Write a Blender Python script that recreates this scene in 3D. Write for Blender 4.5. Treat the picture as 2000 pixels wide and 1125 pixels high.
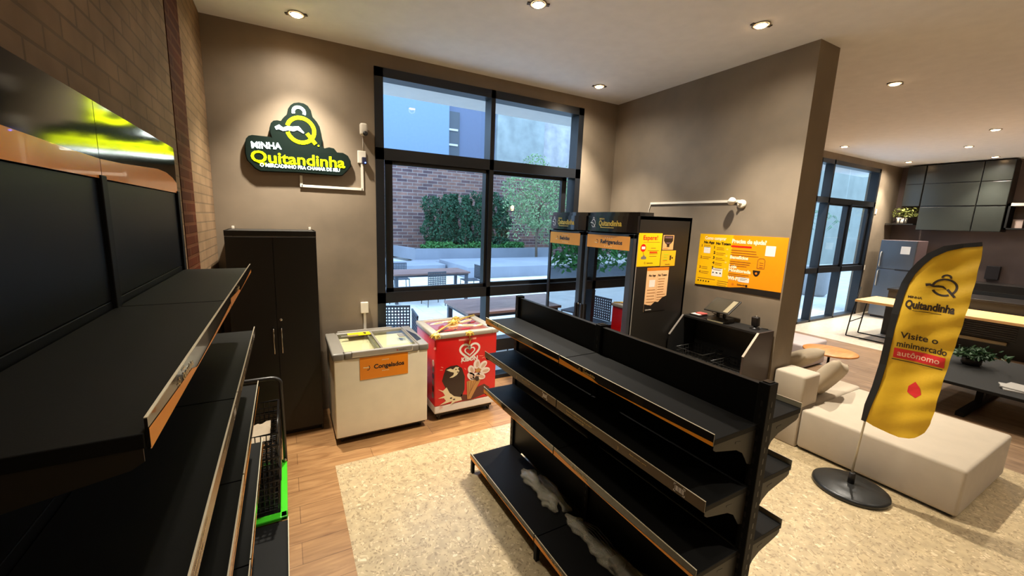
import bpy, bmesh, math, random
import numpy as np
from mathutils import Vector, Matrix
random.seed(7)
for o in list(bpy.data.objects): bpy.data.objects.remove(o)
scn = bpy.context.scene
COL = scn.collection
# ------------------------------------------------------------------ camera
RC = np.array([[0.88640532, -0.4619091, 0.03042345], [-0.04814864, -0.15736402, -0.9863662], [0.46039908, 0.8728554, -0.1617286]])
FPX, CXP, CYP, EYE = 765.165, 959.714, 555.409, 2.10
cam_d = bpy.data.cameras.new('camera'); cam = bpy.data.objects.new('camera', cam_d); COL.objects.link(cam)
cam_d.sensor_fit = 'HORIZONTAL'; cam_d.sensor_width = 36.0; cam_d.lens = FPX * 36 / 2000
cam_d.shift_x = (1000 - CXP) / 2000; cam_d.shift_y = -(562.5 - CYP) / 2000
cam_d.clip_start = 0.02; cam_d.clip_end = 300
M = Matrix(((RC[0][0], -RC[1][0], -RC[2][0], 0), (RC[0][1], -RC[1][1], -RC[2][1], 0), (RC[0][2], -RC[1][2], -RC[2][2], EYE), (0, 0, 0, 1)))
cam.matrix_world = M
scn.camera = cam
# ------------------------------------------------------------------ view, world
scn.view_settings.view_transform = 'Standard'; scn.view_settings.look = 'None'
scn.view_settings.gamma = 1.0; scn.view_settings.use_curve_mapping = False
scn.view_settings.exposure = 1.08
w = bpy.data.worlds.new('dusk_sky'); scn.world = w; w.use_nodes = True
bgn = w.node_tree.nodes['Background']; bgn.inputs[0].default_value = (0.44, 0.68, 1.0, 1); bgn.inputs[1].default_value = 1.85
LAMP_W = 275.0; LAMP_COL = (1.0, 0.92, 0.785)
CEIL = 3.752; WALLY = 4.38; LEFTX = -0.56; PARTX = 4.24; KITX = 14.2
def lamp(name, loc, watts, size=1.46, blend=1.0, col=LAMP_COL, parent=None, spill=0.13):
    l = bpy.data.lights.new(name, 'SPOT'); l.energy = watts; l.color = col; l.spot_size = size; l.spot_blend = blend; l.shadow_soft_size = 0.035
    o = bpy.data.objects.new(name, l); COL.objects.link(o); o.location = loc
    if spill:
        l2 = bpy.data.lights.new('downlight_spill', 'SPOT'); l2.energy = watts * spill; l2.color = col; l2.spot_size = 2.75; l2.spot_blend = 1.0; l2.shadow_soft_size = 0.05
        o2 = bpy.data.objects.new('downlight_spill', l2); COL.objects.link(o2); o2.location = loc
    return o
# ------------------------------------------------------------------ materials
def lin(c): return tuple(((v / 255) / 12.92 if v / 255 <= 0.04045 else ((v / 255 + 0.055) / 1.055) ** 2.4) for v in c) + (1,)
MATS = {}
def mat(name, col, rough=0.5, metal=0.0, emit=None, es=0.0, spec=0.5, var=0.0, vscale=8.0, bump=0.0, bscale=60.0, coat=0.0, stretch=None, alpha=None, sheen=0.0):
    if name in MATS: return MATS[name]
    m = bpy.data.materials.new(name); m.use_nodes = True; nt = m.node_tree; b = nt.nodes['Principled BSDF']
    c = lin(col) if max(col) > 1 else tuple(col) + (1,)
    b.inputs['Base Color'].default_value = c; b.inputs['Roughness'].default_value = rough; b.inputs['Metallic'].default_value = metal
    b.inputs['Specular IOR Level'].default_value = spec; b.inputs['Coat Weight'].default_value = coat
    if sheen: b.inputs['Sheen Weight'].default_value = sheen
    if emit: b.inputs['Emission Color'].default_value = lin(emit); b.inputs['Emission Strength'].default_value = es
    if alpha is not None: b.inputs['Alpha'].default_value = alpha
    tc = nt.nodes.new('ShaderNodeTexCoord'); src = tc.outputs['Object']
    if stretch:
        mp = nt.nodes.new('ShaderNodeMapping'); mp.inputs['Scale'].default_value = stretch; nt.links.new(src, mp.inputs[0]); src = mp.outputs[0]
    n = nt.nodes.new('ShaderNodeTexNoise'); n.inputs['Scale'].default_value = vscale; n.inputs['Detail'].default_value = 5; nt.links.new(src, n.inputs['Vector'])
    r = nt.nodes.new('ShaderNodeValToRGB'); v = var if var else 0.03
    r.color_ramp.elements[0].position = 0.3; r.color_ramp.elements[1].position = 0.7
    r.color_ramp.elements[0].color = tuple(max(0, x * (1 - v)) for x in c[:3]) + (1,); r.color_ramp.elements[1].color = tuple(min(1, x * (1 + v)) for x in c[:3]) + (1,)
    nt.links.new(n.outputs['Fac'], r.inputs[0]); nt.links.new(r.outputs[0], b.inputs['Base Color'])
    if bump:
        n2 = nt.nodes.new('ShaderNodeTexNoise'); n2.inputs['Scale'].default_value = bscale; n2.inputs['Detail'].default_value = 4; nt.links.new(src, n2.inputs['Vector'])
        bp = nt.nodes.new('ShaderNodeBump'); bp.inputs['Strength'].default_value = bump; bp.inputs['Distance'].default_value = 0.01
        nt.links.new(n2.outputs['Fac'], bp.inputs['Height']); nt.links.new(bp.outputs[0], b.inputs['Normal'])
    MATS[name] = m; return m
def glass(name, tint=(1, 1, 1), gloss=0.0, rough=0.0, ior=1.45):
    if name in MATS: return MATS[name]
    m = bpy.data.materials.new(name); m.use_nodes = True; nt = m.node_tree; nt.nodes.clear()
    out = nt.nodes.new('ShaderNodeOutputMaterial'); mx = nt.nodes.new('ShaderNodeMixShader'); tr = nt.nodes.new('ShaderNodeBsdfTransparent'); gl = nt.nodes.new('ShaderNodeBsdfGlossy')
    tr.inputs[0].default_value = tuple(tint) + (1,); gl.inputs['Roughness'].default_value = rough
    fr = nt.nodes.new('ShaderNodeFresnel'); fr.inputs[0].default_value = ior
    ad = nt.nodes.new('ShaderNodeMath'); ad.operation = 'ADD'; ad.inputs[1].default_value = gloss; ad.use_clamp = True
    nt.links.new(fr.outputs[0], ad.inputs[0]); ge = nt.nodes.new('ShaderNodeNewGeometry'); iv = nt.nodes.new('ShaderNodeMath'); iv.operation = 'SUBTRACT'; iv.inputs[0].default_value = 1; nt.links.new(ge.outputs['Backfacing'], iv.inputs[1])
    ml = nt.nodes.new('ShaderNodeMath'); ml.operation = 'MULTIPLY'; nt.links.new(ad.outputs[0], ml.inputs[0]); nt.links.new(iv.outputs[0], ml.inputs[1]); nt.links.new(ml.outputs[0], mx.inputs[0]); nt.links.new(tr.outputs[0], mx.inputs[1]); nt.links.new(gl.outputs[0], mx.inputs[2]); nt.links.new(mx.outputs[0], out.inputs[0])
    MATS[name] = m; return m
def ramp(nt, src, stops):
    r = nt.nodes.new('ShaderNodeValToRGB'); e = r.color_ramp.elements
    while len(e) < len(stops): e.new(0.5)
    for i, (p, c) in enumerate(stops): e[i].position = p; e[i].color = lin(c) if max(c) > 1 else tuple(c) + (1,)
    nt.links.new(src, r.inputs[0]); return r
def brickmat(name, axes, c1, c2, mortar, bw, bh, rough=0.8, ms=0.012, vary=0.5, bump=0.4):
    m = bpy.data.materials.new(name); m.use_nodes = True; nt = m.node_tree; b = nt.nodes['Principled BSDF']; b.inputs['Roughness'].default_value = rough; b.inputs['Specular IOR Level'].default_value = 0.08
    tc = nt.nodes.new('ShaderNodeTexCoord'); sp = nt.nodes.new('ShaderNodeSeparateXYZ'); cb = nt.nodes.new('ShaderNodeCombineXYZ')
    nt.links.new(tc.outputs['Object'], sp.inputs[0]); nt.links.new(sp.outputs[axes[0]], cb.inputs[0]); nt.links.new(sp.outputs[axes[1]], cb.inputs[1])
    br = nt.nodes.new('ShaderNodeTexBrick'); br.inputs['Scale'].default_value = 1.0; br.inputs['Brick Width'].default_value = bw; br.inputs['Row Height'].default_value = bh
    br.inputs['Mortar Size'].default_value = ms; br.inputs['Mortar Smooth'].default_value = 0.3; br.inputs['Bias'].default_value = 0
    br.inputs['Color1'].default_value = lin(c1); br.inputs['Color2'].default_value = lin(c2); br.inputs['Mortar'].default_value = lin(mortar)
    nt.links.new(cb.outputs[0], br.inputs['Vector'])
    n = nt.nodes.new('ShaderNodeTexNoise'); n.inputs['Scale'].default_value = 3.5; n.inputs['Detail'].default_value = 6; nt.links.new(tc.outputs['Object'], n.inputs['Vector'])
    rr = ramp(nt, n.outputs['Fac'], [(0.3, (1 - vary,) * 3), (0.7, (1.0, 1.0, 1.0))])
    mx = nt.nodes.new('ShaderNodeMix'); mx.data_type = 'RGBA'; mx.blend_type = 'MULTIPLY'; mx.inputs['Factor'].default_value = 1
    nt.links.new(br.outputs['Color'], mx.inputs['A']); nt.links.new(rr.outputs[0], mx.inputs['B']); nt.links.new(mx.outputs['Result'], b.inputs['Base Color'])
    bp = nt.nodes.new('ShaderNodeBump'); bp.inputs['Strength'].default_value = bump; bp.inputs['Distance'].default_value = 0.004; bp.invert = True
    nt.links.new(br.outputs['Fac'], bp.inputs['Height']); nt.links.new(bp.outputs[0], b.inputs['Normal'])
    return m
def woodmat(name, dark, light, along='x', planks=0.18, rough=0.4, L=1.2):
    m = bpy.data.materials.new(name); m.use_nodes = True; nt = m.node_tree; b = nt.nodes['Principled BSDF']; b.inputs['Roughness'].default_value = rough
    tc = nt.nodes.new('ShaderNodeTexCoord'); mp = nt.nodes.new('ShaderNodeMapping'); mp.inputs['Scale'].default_value = (1.2, 9, 9) if along == 'x' else (9, 1.2, 9)
    nt.links.new(tc.outputs['Object'], mp.inputs[0])
    n = nt.nodes.new('ShaderNodeTexNoise'); n.inputs['Scale'].default_value = 2.2; n.inputs['Detail'].default_value = 8; n.inputs['Distortion'].default_value = 1.2; nt.links.new(mp.outputs[0], n.inputs['Vector'])
    r = ramp(nt, n.outputs['Fac'], [(0.3, dark), (0.68, light)])
    if planks:
        sp = nt.nodes.new('ShaderNodeSeparateXYZ'); cb = nt.nodes.new('ShaderNodeCombineXYZ'); nt.links.new(tc.outputs['Object'], sp.inputs[0])
        nt.links.new(sp.outputs['X' if along == 'x' else 'Y'], cb.inputs[0]); nt.links.new(sp.outputs['Y' if along == 'x' else 'X'], cb.inputs[1])
        br = nt.nodes.new('ShaderNodeTexBrick'); br.inputs['Scale'].default_value = 1; br.inputs['Brick Width'].default_value = L; br.inputs['Row Height'].default_value = planks
        br.inputs['Mortar Size'].default_value = 0.0025; br.inputs['Color1'].default_value = (1, 1, 1, 1); br.inputs['Color2'].default_value = (0.86, 0.84, 0.82, 1); br.inputs['Mortar'].default_value = (0.5, 0.45, 0.4, 1)
        nt.links.new(cb.outputs[0], br.inputs['Vector'])
        mx = nt.nodes.new('ShaderNodeMix'); mx.data_type = 'RGBA'; mx.blend_type = 'MULTIPLY'; mx.inputs['Factor'].default_value = 1
        nt.links.new(r.outputs[0], mx.inputs['A']); nt.links.new(br.outputs['Color'], mx.inputs['B']); nt.links.new(mx.outputs['Result'], b.inputs['Base Color'])
    else: nt.links.new(r.outputs[0], b.inputs['Base Color'])
    return m
def terrazzo(name, base, chips, tile=0.9, chip_scale=26, rough=0.35):
    m = bpy.data.materials.new(name); m.use_nodes = True; nt = m.node_tree; b = nt.nodes['Principled BSDF']; b.inputs['Roughness'].default_value = rough
    tc = nt.nodes.new('ShaderNodeTexCoord'); n0 = nt.nodes.new('ShaderNodeTexNoise'); n0.inputs['Scale'].default_value = 9; nt.links.new(tc.outputs['Object'], n0.inputs['Vector'])
    vm = nt.nodes.new('ShaderNodeVectorMath'); vm.operation = 'MULTIPLY_ADD'; vm.inputs[1].default_value = (0.12, 0.12, 0); nt.links.new(n0.outputs['Color'], vm.inputs[0]); nt.links.new(tc.outputs['Object'], vm.inputs[2])
    cur = None
    for k, (sc, lo, hi) in enumerate(((chip_scale, 0.0, 1), (chip_scale * 2.6, 0, 1))):
        v = nt.nodes.new('ShaderNodeTexVoronoi'); v.inputs['Scale'].default_value = sc; nt.links.new(vm.outputs[0], v.inputs['Vector'])
        s = nt.nodes.new('ShaderNodeSeparateColor'); nt.links.new(v.outputs['Color'], s.inputs[0])
        r = ramp(nt, s.outputs[0], chips); r.color_ramp.interpolation = 'CONSTANT' if k else 'LINEAR'
        d = nt.nodes.new('ShaderNodeMath'); d.operation = 'LESS_THAN'; d.inputs[1].default_value = 0.36 if k == 0 else 0.45; nt.links.new(v.outputs['Distance'], d.inputs[0])
        s2 = nt.nodes.new('ShaderNodeMath'); s2.operation = 'GREATER_THAN'; s2.inputs[1].default_value = 0.62 if k == 0 else 0.35; nt.links.new(s.outputs[1], s2.inputs[0])
        f = nt.nodes.new('ShaderNodeMath'); f.operation = 'MULTIPLY'; nt.links.new(d.outputs[0], f.inputs[0]); nt.links.new(s2.outputs[0], f.inputs[1])
        f2 = nt.nodes.new('ShaderNodeMath'); f2.operation = 'MULTIPLY'; f2.inputs[1].default_value = 0.75; nt.links.new(f.outputs[0], f2.inputs[0])
        mx = nt.nodes.new('ShaderNodeMix'); mx.data_type = 'RGBA'
        if cur is None:
            nn = nt.nodes.new('ShaderNodeTexNoise'); nn.inputs['Scale'].default_value = 14; nn.inputs['Detail'].default_value = 6; nt.links.new(tc.outputs['Object'], nn.inputs['Vector'])
            rb = ramp(nt, nn.outputs['Fac'], [(0.35, tuple(int(x * 0.93) for x in base)), (0.65, tuple(min(255, int(x * 1.05)) for x in base))]); cur = rb.outputs[0]
        nt.links.new(cur, mx.inputs['A']); nt.links.new(r.outputs[0], mx.inputs['B']); nt.links.new(f2.outputs[0], mx.inputs['Factor']); cur = mx.outputs['Result']
    br = nt.nodes.new('ShaderNodeTexBrick'); br.offset = 0; br.inputs['Scale'].default_value = 1; br.inputs['Brick Width'].default_value = tile; br.inputs['Row Height'].default_value = tile
    br.inputs['Mortar Size'].default_value = 0.0018; br.inputs['Color1'].default_value = (1, 1, 1, 1); br.inputs['Color2'].default_value = (0.97, 0.97, 0.97, 1); br.inputs['Mortar'].default_value = (0.82, 0.8, 0.77, 1)
    nt.links.new(tc.outputs['Object'], br.inputs['Vector'])
    mx = nt.nodes.new('ShaderNodeMix'); mx.data_type = 'RGBA'; mx.blend_type = 'MULTIPLY'; mx.inputs['Factor'].default_value = 1
    nt.links.new(cur, mx.inputs['A']); nt.links.new(br.outputs['Color'], mx.inputs['B']); nt.links.new(mx.outputs['Result'], b.inputs['Base Color'])
    return m
CEMENT = mat('burnished_cement', (132, 117, 98), 0.62, var=0.14, vscale=2.4, bump=0.08, bscale=9)
CEIL_M = mat('ceiling_paint', (232, 228, 224), 0.9)
BRICK = brickmat('aged_brick', ('Y', 'Z'), (146, 118, 90), (134, 108, 82), (118, 98, 76), 0.23, 0.072, vary=0.35, ms=0.006, bump=0.25)
BRICKD = brickmat('dark_red_brick', ('Y', 'Z'), (84, 40, 20), (70, 34, 18), (94, 56, 34), 0.4, 0.072, vary=0.3)
BRICKX = brickmat('patio_brick', ('X', 'Z'), (158, 120, 108), (104, 84, 88), (164, 150, 144), 0.55, 0.17, ms=0.02, vary=0.25)
TERR = terrazzo('cream_terrazzo', (180, 160, 124), [(0.0, (136, 116, 86)), (0.45, (176, 154, 118)), (0.75, (212, 190, 152)), (1.0, (230, 212, 178))])
WOOD = woodmat('oak_plank', (134, 94, 56), (172, 130, 84), 'x')
WOODB = woodmat('brown_plank', (104, 80, 58), (146, 118, 90), 'y', 0.2)
TILEL = terrazzo('pale_stone_tile', (190, 178, 160), [(0.0, (176, 162, 142)), (1.0, (206, 196, 180))])
PAVE = brickmat('patio_paver', ('X', 'Y'), (236, 236, 232), (226, 228, 226), (190, 192, 190), 0.6, 0.6, ms=0.006, vary=0.12)
BLK = mat('black_powder_coat', (13, 12, 10), 0.6, spec=0.22, bump=0.03, bscale=300)
BLKG = mat('black_satin_panel', (10, 10, 9), 0.45, spec=0.2)
BLKM = mat('black_melamine', (22, 19, 15), 0.5)
FRAME = mat('black_aluminium_frame', (22, 24, 28), 0.4)
WHITE = mat('white_plastic', (225, 216, 200), 0.45)
FRZ = mat('cream_white_enamel', (240, 228, 200), 0.35)
GREY = mat('grey_plastic', (124, 118, 108), 0.4)
ALU = mat('brushed_aluminium', (190, 184, 174), 0.32, metal=0.6, stretch=(1, 20, 20))
CHROME = mat('chrome', (210, 205, 195), 0.15, metal=1.0)
ORANGE = mat('orange_print', (240, 150, 30), 0.35)
YEL = mat('yellow_print', (248, 196, 14), 0.4)
BLACKP = mat('black_print', (26, 22, 20), 0.4)
GOLD = mat('gold_print', (196, 160, 88), 0.4)
REDP = mat('red_print', (214, 22, 24), 0.3)
WPRINT = mat('white_print', (238, 230, 218), 0.4)
CREAM = mat('cream_print', (240, 222, 178), 0.4)
CHOC = mat('dark_chocolate_print', (54, 32, 24), 0.35)
CONE = mat('wafer_print', (196, 140, 76), 0.5)
GREYP = mat('grey_print', (120, 112, 104), 0.4)
FAB = mat('beige_upholstery', (186, 172, 152), 0.95, bump=0.15, bscale=400, sheen=0.1)
STEEL = mat('steel_door', (120, 124, 130), 0.3, metal=0.8, stretch=(20, 20, 1))
TOPW = woodmat('light_wood_top', (206, 158, 100), (228, 184, 126), 'y', 0)
GLASS = glass('window_glass')
# ------------------------------------------------------------------ mesh helpers
OFF = {}
class MB:
    def __init__(s): s.v = []; s.f = []; s.m = []; s.sm = []; s.mats = []
    def mi(s, m):
        if m not in s.mats: s.mats.append(m)
        return s.mats.index(m)
    def add(s, vs, fs, m, smooth=False):
        o = len(s.v); s.v += [tuple(x) for x in vs]; k = s.mi(m)
        for f in fs: s.f.append([i + o for i in f]); s.m.append(k); s.sm.append(smooth)
        return s
    def box(s, x0, x1, y0, y1, z0, z1, m, bev=0.0, mtx=None):
        bm = bmesh.new(); bmesh.ops.create_cube(bm, size=1)
        for v in bm.verts: v.co = Vector(((x0 + x1) / 2 + v.co.x * (x1 - x0), (y0 + y1) / 2 + v.co.y * (y1 - y0), (z0 + z1) / 2 + v.co.z * (z1 - z0)))
        if bev: bmesh.ops.bevel(bm, geom=bm.edges[:], offset=bev, segments=3 if bev > 0.012 else 2, profile=0.5, affect='EDGES')
        if mtx: bm.transform(mtx)
        bm.verts.index_update(); s.add([v.co for v in bm.verts], [[v.index for v in f.verts] for f in bm.faces], m, bool(bev and bev > 0.012)); bm.free(); return s
    def prism(s, pts, axis, a, b, m, bev=0.0):
        # pts in the plane across the axis: x -> (y,z), y -> (x,z), z -> (x,y)
        def P(p, t): return {'x': (t, p[0], p[1]), 'y': (p[0], t, p[1]), 'z': (p[0], p[1], t)}[axis]
        bm = bmesh.new(); A = [bm.verts.new(P(p, a)) for p in pts]; B = [bm.verts.new(P(p, b)) for p in pts]
        bm.faces.new(A); bm.faces.new(B[::-1]); n = len(pts)
        for i in range(n): bm.faces.new((A[i], B[i], B[(i + 1) % n], A[(i + 1) % n]))
        bmesh.ops.recalc_face_normals(bm, faces=bm.faces[:])
        if bev: bmesh.ops.bevel(bm, geom=[e for e in bm.edges if all(len(f.verts) >= 3 for f in e.link_faces) and any(len(f.verts) == n for f in e.link_faces)], offset=bev, segments=2, affect='EDGES')
        bmesh.ops.triangulate(bm, faces=[f for f in bm.faces if len(f.verts) > 4])
        bm.verts.index_update(); s.add([v.co for v in bm.verts], [[v.index for v in f.verts] for f in bm.faces], m); bm.free(); return s
    def tube(s, pts, r, m, n=8, closed=False, caps=True):
        pts = [Vector(p) for p in pts]; N = len(pts); rings = []; prev = None
        for i, p in enumerate(pts):
            if closed: t = (pts[(i + 1) % N] - pts[i - 1]).normalized()
            else: t = (pts[min(i + 1, N - 1)] - pts[max(i - 1, 0)]).normalized()
            u = (prev - t * prev.dot(t)) if prev else (Vector((0, 0, 1)) if abs(t.z) < 0.9 else Vector((1, 0, 0))).cross(t)
            u.normalize(); prev = u; w_ = t.cross(u); rr = r[i] if isinstance(r, (list, tuple)) else r
            rings.append([p + u * rr * math.cos(2 * math.pi * k / n) + w_ * rr * math.sin(2 * math.pi * k / n) for k in range(n)])
        fs = []
        for i in range(N if closed else N - 1):
            j = (i + 1) % N
            for k in range(n): fs.append([i * n + k, i * n + (k + 1) % n, j * n + (k + 1) % n, j * n + k])
        if not closed and caps: fs.append(list(range(n))[::-1]); fs.append([(N - 1) * n + k for k in range(n)])
        return s.add([v for rg in rings for v in rg], fs, m, n > 5)
    def lathe(s, prof, c, m, n=28, axis='z', mtx=None):
        vs = []; fs = []; L = len(prof)
        for (r, h) in prof:
            for k in range(n):
                a = 2 * math.pi * k / n; x, y = r * math.cos(a), r * math.sin(a)
                p = {'z': (x, y, h), 'x': (h, x, y), 'y': (x, h, y)}[axis]
                vs.append(Vector(p) + Vector(c))
        for i in range(L - 1):
            for k in range(n): fs.append([i * n + k, i * n + (k + 1) % n, (i + 1) * n + (k + 1) % n, (i + 1) * n + k])
        fs.append(list(range(n))[::-1]); fs.append([(L - 1) * n + k for k in range(n)])
        if mtx: vs = [mtx @ v for v in vs]
        return s.add(vs, fs, m, True)
    def build(s, name, parent=None, base=None, kind=None):
        me = bpy.data.meshes.new(name)
        off = Vector(OFF[parent.name]) if parent else Vector(base) if base is not None else Vector((0, 0, 0))
        me.from_pydata([Vector(v) - off for v in s.v], [], s.f)
        for k in s.mats: me.materials.append(k)
        me.polygons.foreach_set('material_index', s.m); me.polygons.foreach_set('use_smooth', s.sm); me.update()
        bm = bmesh.new(); bm.from_mesh(me)
        if not getattr(s, 'keep', False): bmesh.ops.recalc_face_normals(bm, faces=bm.faces[:])
        bm.to_mesh(me); bm.free()
        o = bpy.data.objects.new(name, me); COL.objects.link(o)
        if parent: o.parent = parent
        elif base is not None: o.location = base
        OFF[o.name] = tuple(off)
        if kind: o['kind'] = kind
        return o
def struct(name, mb, base=None): return mb.build(name, base=base, kind='structure')
def tag(o, label, cat, group=None, kind=None):
    o['label'] = label; o['category'] = cat
    if group: o['group'] = group
    if kind: o['kind'] = kind
    return o
def thing(name, label, cat, loc, group=None, local=False):
    o = bpy.data.objects.new(name, None); COL.objects.link(o); o.location = loc; o.empty_display_size = 0.1
    OFF[o.name] = (0, 0, 0) if local else tuple(loc)
    return tag(o, label, cat, group)
def kids(o): return [c for c in bpy.data.objects if c.parent == o]
def copy_tree(o, parent=None):
    c = o.copy(); COL.objects.link(c); c.parent = parent
    for k in kids(o): copy_tree(k, c)
    return c
def ray(u, v): return RC.T @ np.array([(u - CXP) / FPX, (v - CYP) / FPX, 1.0])
def on_y(u, v, y): d = ray(u, v); t = y / d[1]; return (t * d[0], EYE + t * d[2])      # -> x, z on the wall plane y
def on_x(u, v, x): d = ray(u, v); t = x / d[0]; return (t * d[1], EYE + t * d[2])      # -> y, z on the plane x
# ------------------------------------------------------------------ flat printed matter
_tc = {}
def text_mesh(body, bold=0.0, space=1.0, shear=0.0):
    k = (body, bold, space, shear)
    if k in _tc: return _tc[k]
    cu = bpy.data.curves.new('lettering', 'FONT'); cu.body = body; cu.size = 1; cu.offset = bold; cu.space_character = space; cu.resolution_u = 3; cu.shear = shear; cu.fill_mode = 'FRONT'
    o = bpy.data.objects.new('lettering', cu); me = bpy.data.meshes.new_from_object(o)
    vs = [(v.co.x, v.co.y) for v in me.vertices]; fs = [list(p.vertices) for p in me.polygons]
    bpy.data.objects.remove(o); bpy.data.meshes.remove(me); bpy.data.curves.remove(cu)
    if vs:
        xs = [v[0] for v in vs]; ys = [v[1] for v in vs]; bb = (min(xs), min(ys), max(xs), max(ys))
    else: bb = (0, 0, 1, 1)
    _tc[k] = (vs, fs, bb); return _tc[k]
class Print(MB):
    """printed shapes lying on a plane through O with axes U (right) and V (up)"""
    def __init__(s, O, U, V, step=0.0007, warp=None):
        super().__init__(); s.O = Vector(O); s.U = Vector(U).normalized(); s.V = Vector(V).normalized(); s.N = s.U.cross(s.V); s.step = step; s.keep = True; s.warp = warp
    def at(s, a, b, l):
        p = s.O + s.U * a + s.V * b + s.N * (l * s.step)
        if s.warp: p = p + s.N * s.warp(a, b)
        return p
    def poly(s, pts, m, l=1):
        bm = bmesh.new(); vs = [bm.verts.new((p[0], p[1], 0)) for p in pts]; f = bm.faces.new(vs)
        f.normal_update()
        if f.normal.z < 0: f.normal_flip()
        bmesh.ops.triangulate(bm, faces=[f])
        bm.verts.index_update(); s.add([s.at(v.co.x, v.co.y, l) for v in bm.verts], [[v.index for v in f.verts] for f in bm.faces], m); bm.free(); return s
    def rect(s, x0, y0, x1, y1, m, l=1, r=0.0):
        if not r and s.warp and (x1 - x0) > .03:
            n = 14; k = 4; vs = [s.at(x0 + (x1 - x0) * i / n, y0 + (y1 - y0) * j / k, l) for j in range(k + 1) for i in range(n + 1)]
            return s.add(vs, [[j * (n + 1) + i, j * (n + 1) + i + 1, (j + 1) * (n + 1) + i + 1, (j + 1) * (n + 1) + i] for j in range(k) for i in range(n)], m)
        if not r: return s.poly([(x0, y0), (x1, y0), (x1, y1), (x0, y1)], m, l)
        pts = []
        for cx, cy, a0 in ((x1 - r, y0 + r, -90), (x1 - r, y1 - r, 0), (x0 + r, y1 - r, 90), (x0 + r, y0 + r, 180)):
            for k in range(5): a = math.radians(a0 + k * 22.5); pts.append((cx + r * math.cos(a), cy + r * math.sin(a)))
        return s.poly(pts, m, l)
    def disc(s, cx, cy, rx, ry, m, l=1, n=24, rot=0):
        c, d = math.cos(rot), math.sin(rot)
        return s.poly([(cx + rx * math.cos(t) * c - ry * math.sin(t) * d, cy + rx * math.cos(t) * d + ry * math.sin(t) * c) for t in [2 * math.pi * k / n for k in range(n)]], m, l)
    def stroke(s, pts, w_, m, l=1):
        n = len(pts); L = []; R_ = []
        for i in range(n):
            a = Vector(pts[max(0, i - 1)]); b = Vector(pts[min(n - 1, i + 1)]); t = (b - a); t.normalize(); nn = Vector((-t.y, t.x)); ww = w_[i] if isinstance(w_, (list, tuple)) else w_
            L.append(Vector(pts[i]) + nn * ww / 2); R_.append(Vector(pts[i]) - nn * ww / 2)
        vs = [s.at(p.x, p.y, l) for p in L + R_]
        return s.add(vs, [[i, n + i, n + i + 1, i + 1] for i in range(n - 1)], m)
    def arc(s, cx, cy, rx, ry, a0, a1, w_, m, l=1, n=24):
        return s.stroke([(cx + rx * math.cos(math.radians(a0 + (a1 - a0) * k / n)), cy + ry * math.sin(math.radians(a0 + (a1 - a0) * k / n))) for k in range(n + 1)], w_, m, l)
    def text(s, body, x, y, h=None, m=BLACKP, l=2, w_=None, bold=0.02, space=1.0, shear=0.0, center=False, rot=0.0):
        """lower-left (or bottom centre) at x, y; h = height of a capital; w_ = wanted width"""
        vs, fs, bb = text_mesh(body, bold, space, shear)
        k = (h / 0.69) if h else w_ / (bb[2] - bb[0]); kx = (w_ / (bb[2] - bb[0])) if w_ else k
        x0 = x - (bb[0] + (bb[2] - bb[0]) / 2) * kx if center else x - bb[0] * kx
        c, d = math.cos(rot), math.sin(rot); P2 = []
        for v in vs:
            a, b = x0 - x + v[0] * kx, v[1] * k; P2.append((x + a * c - b * d, y + a * d + b * c))
        return s.add([s.at(p[0], p[1], l) for p in P2], fs, m)
    def lines(s, x, y, w_, n, dy, m, t=0.004, l=2, ragged=0.3, seed=1):
        rg = random.Random(seed)
        for i in range(n): s.rect(x, y - i * dy - t, x + w_ * (1 - ragged * rg.random()), y - i * dy, m, l)
        return s
def q_logo(p, cx, cy, r, m_ring, m_spoon, l=2, w_=None):
    """the shop's mark: a Q ring with a slanted tail, a wave through its left side and a small leaf on top"""
    w_ = w_ or r * 0.24
    p.arc(cx, cy, r, r, 170, -38, w_, m_ring, l); p.arc(cx, cy, r, r, 205, 300, w_, m_ring, l)
    p.stroke([(cx + r * 0.25, cy - r * 0.2), (cx + r * 1.05, cy - r * 1.05)], w_ * 1.1, m_ring, l)
    p.stroke([(cx - r * 1.6, cy + r * 0.1), (cx - r * 1.25, cy + r * 0.2), (cx - r * 0.9, cy + r * 0.02), (cx - r * 0.5, cy + r * 0.08), (cx - r * 0.15, cy + r * 0.05), (cx + r * 0.15, cy - r * 0.2)], [w_ * 1.6, w_ * 1.3, w_, w_ * 1.2, w_ * 1.1, w_ * 0.4], m_spoon, l + 1)
    p.arc(cx, cy + r * 1.25, r * 0.35, r * 0.28, 200, -20, w_ * 0.9, m_spoon, l, 10)
# ------------------------------------------------------------------ setting
RB = -3.2   # how far the shop runs on behind the photographer
fl = MB()
def fq(x0, x1, y0, y1, m, z=0.0): fl.add([(x0, y0, z), (x1, y0, z), (x1, y1, z), (x0, y1, z)], [[0, 1, 2, 3]], m)
fq(LEFTX, 0.283, RB, WALLY, WOOD); fq(0.283, 5.75, 3.275, WALLY, WOOD); fq(0.283, 5.75, RB, 3.275, TERR); fq(5.75, 9.4, RB, WALLY, WOODB); fq(9.4, KITX, RB, WALLY, TILEL)
fl.keep = True; fl.box(LEFTX - .2, KITX + .2, RB - .2, WALLY + .2, -0.15, -0.003, CEMENT); struct('floor', fl)
c = MB(); c.box(LEFTX - .2, KITX + .2, RB - .2, WALLY + .2, CEIL, CEIL + .2, CEIL_M); struct('ceiling', c)
wl = MB(); wl.box(LEFTX - .2, LEFTX, RB - .2, WALLY + .2, 0, CEIL, BRICK); struct('wall_left', wl)
pl = MB(); pl.box(LEFTX - .02, LEFTX + .004, 3.10, 3.48, 0, CEIL, BRICKD); struct('trim_1', pl)
WX0, WX1, WZ1 = 0.88, 3.634, 3.61; VX0, VX1 = 10.0, 12.95
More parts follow.
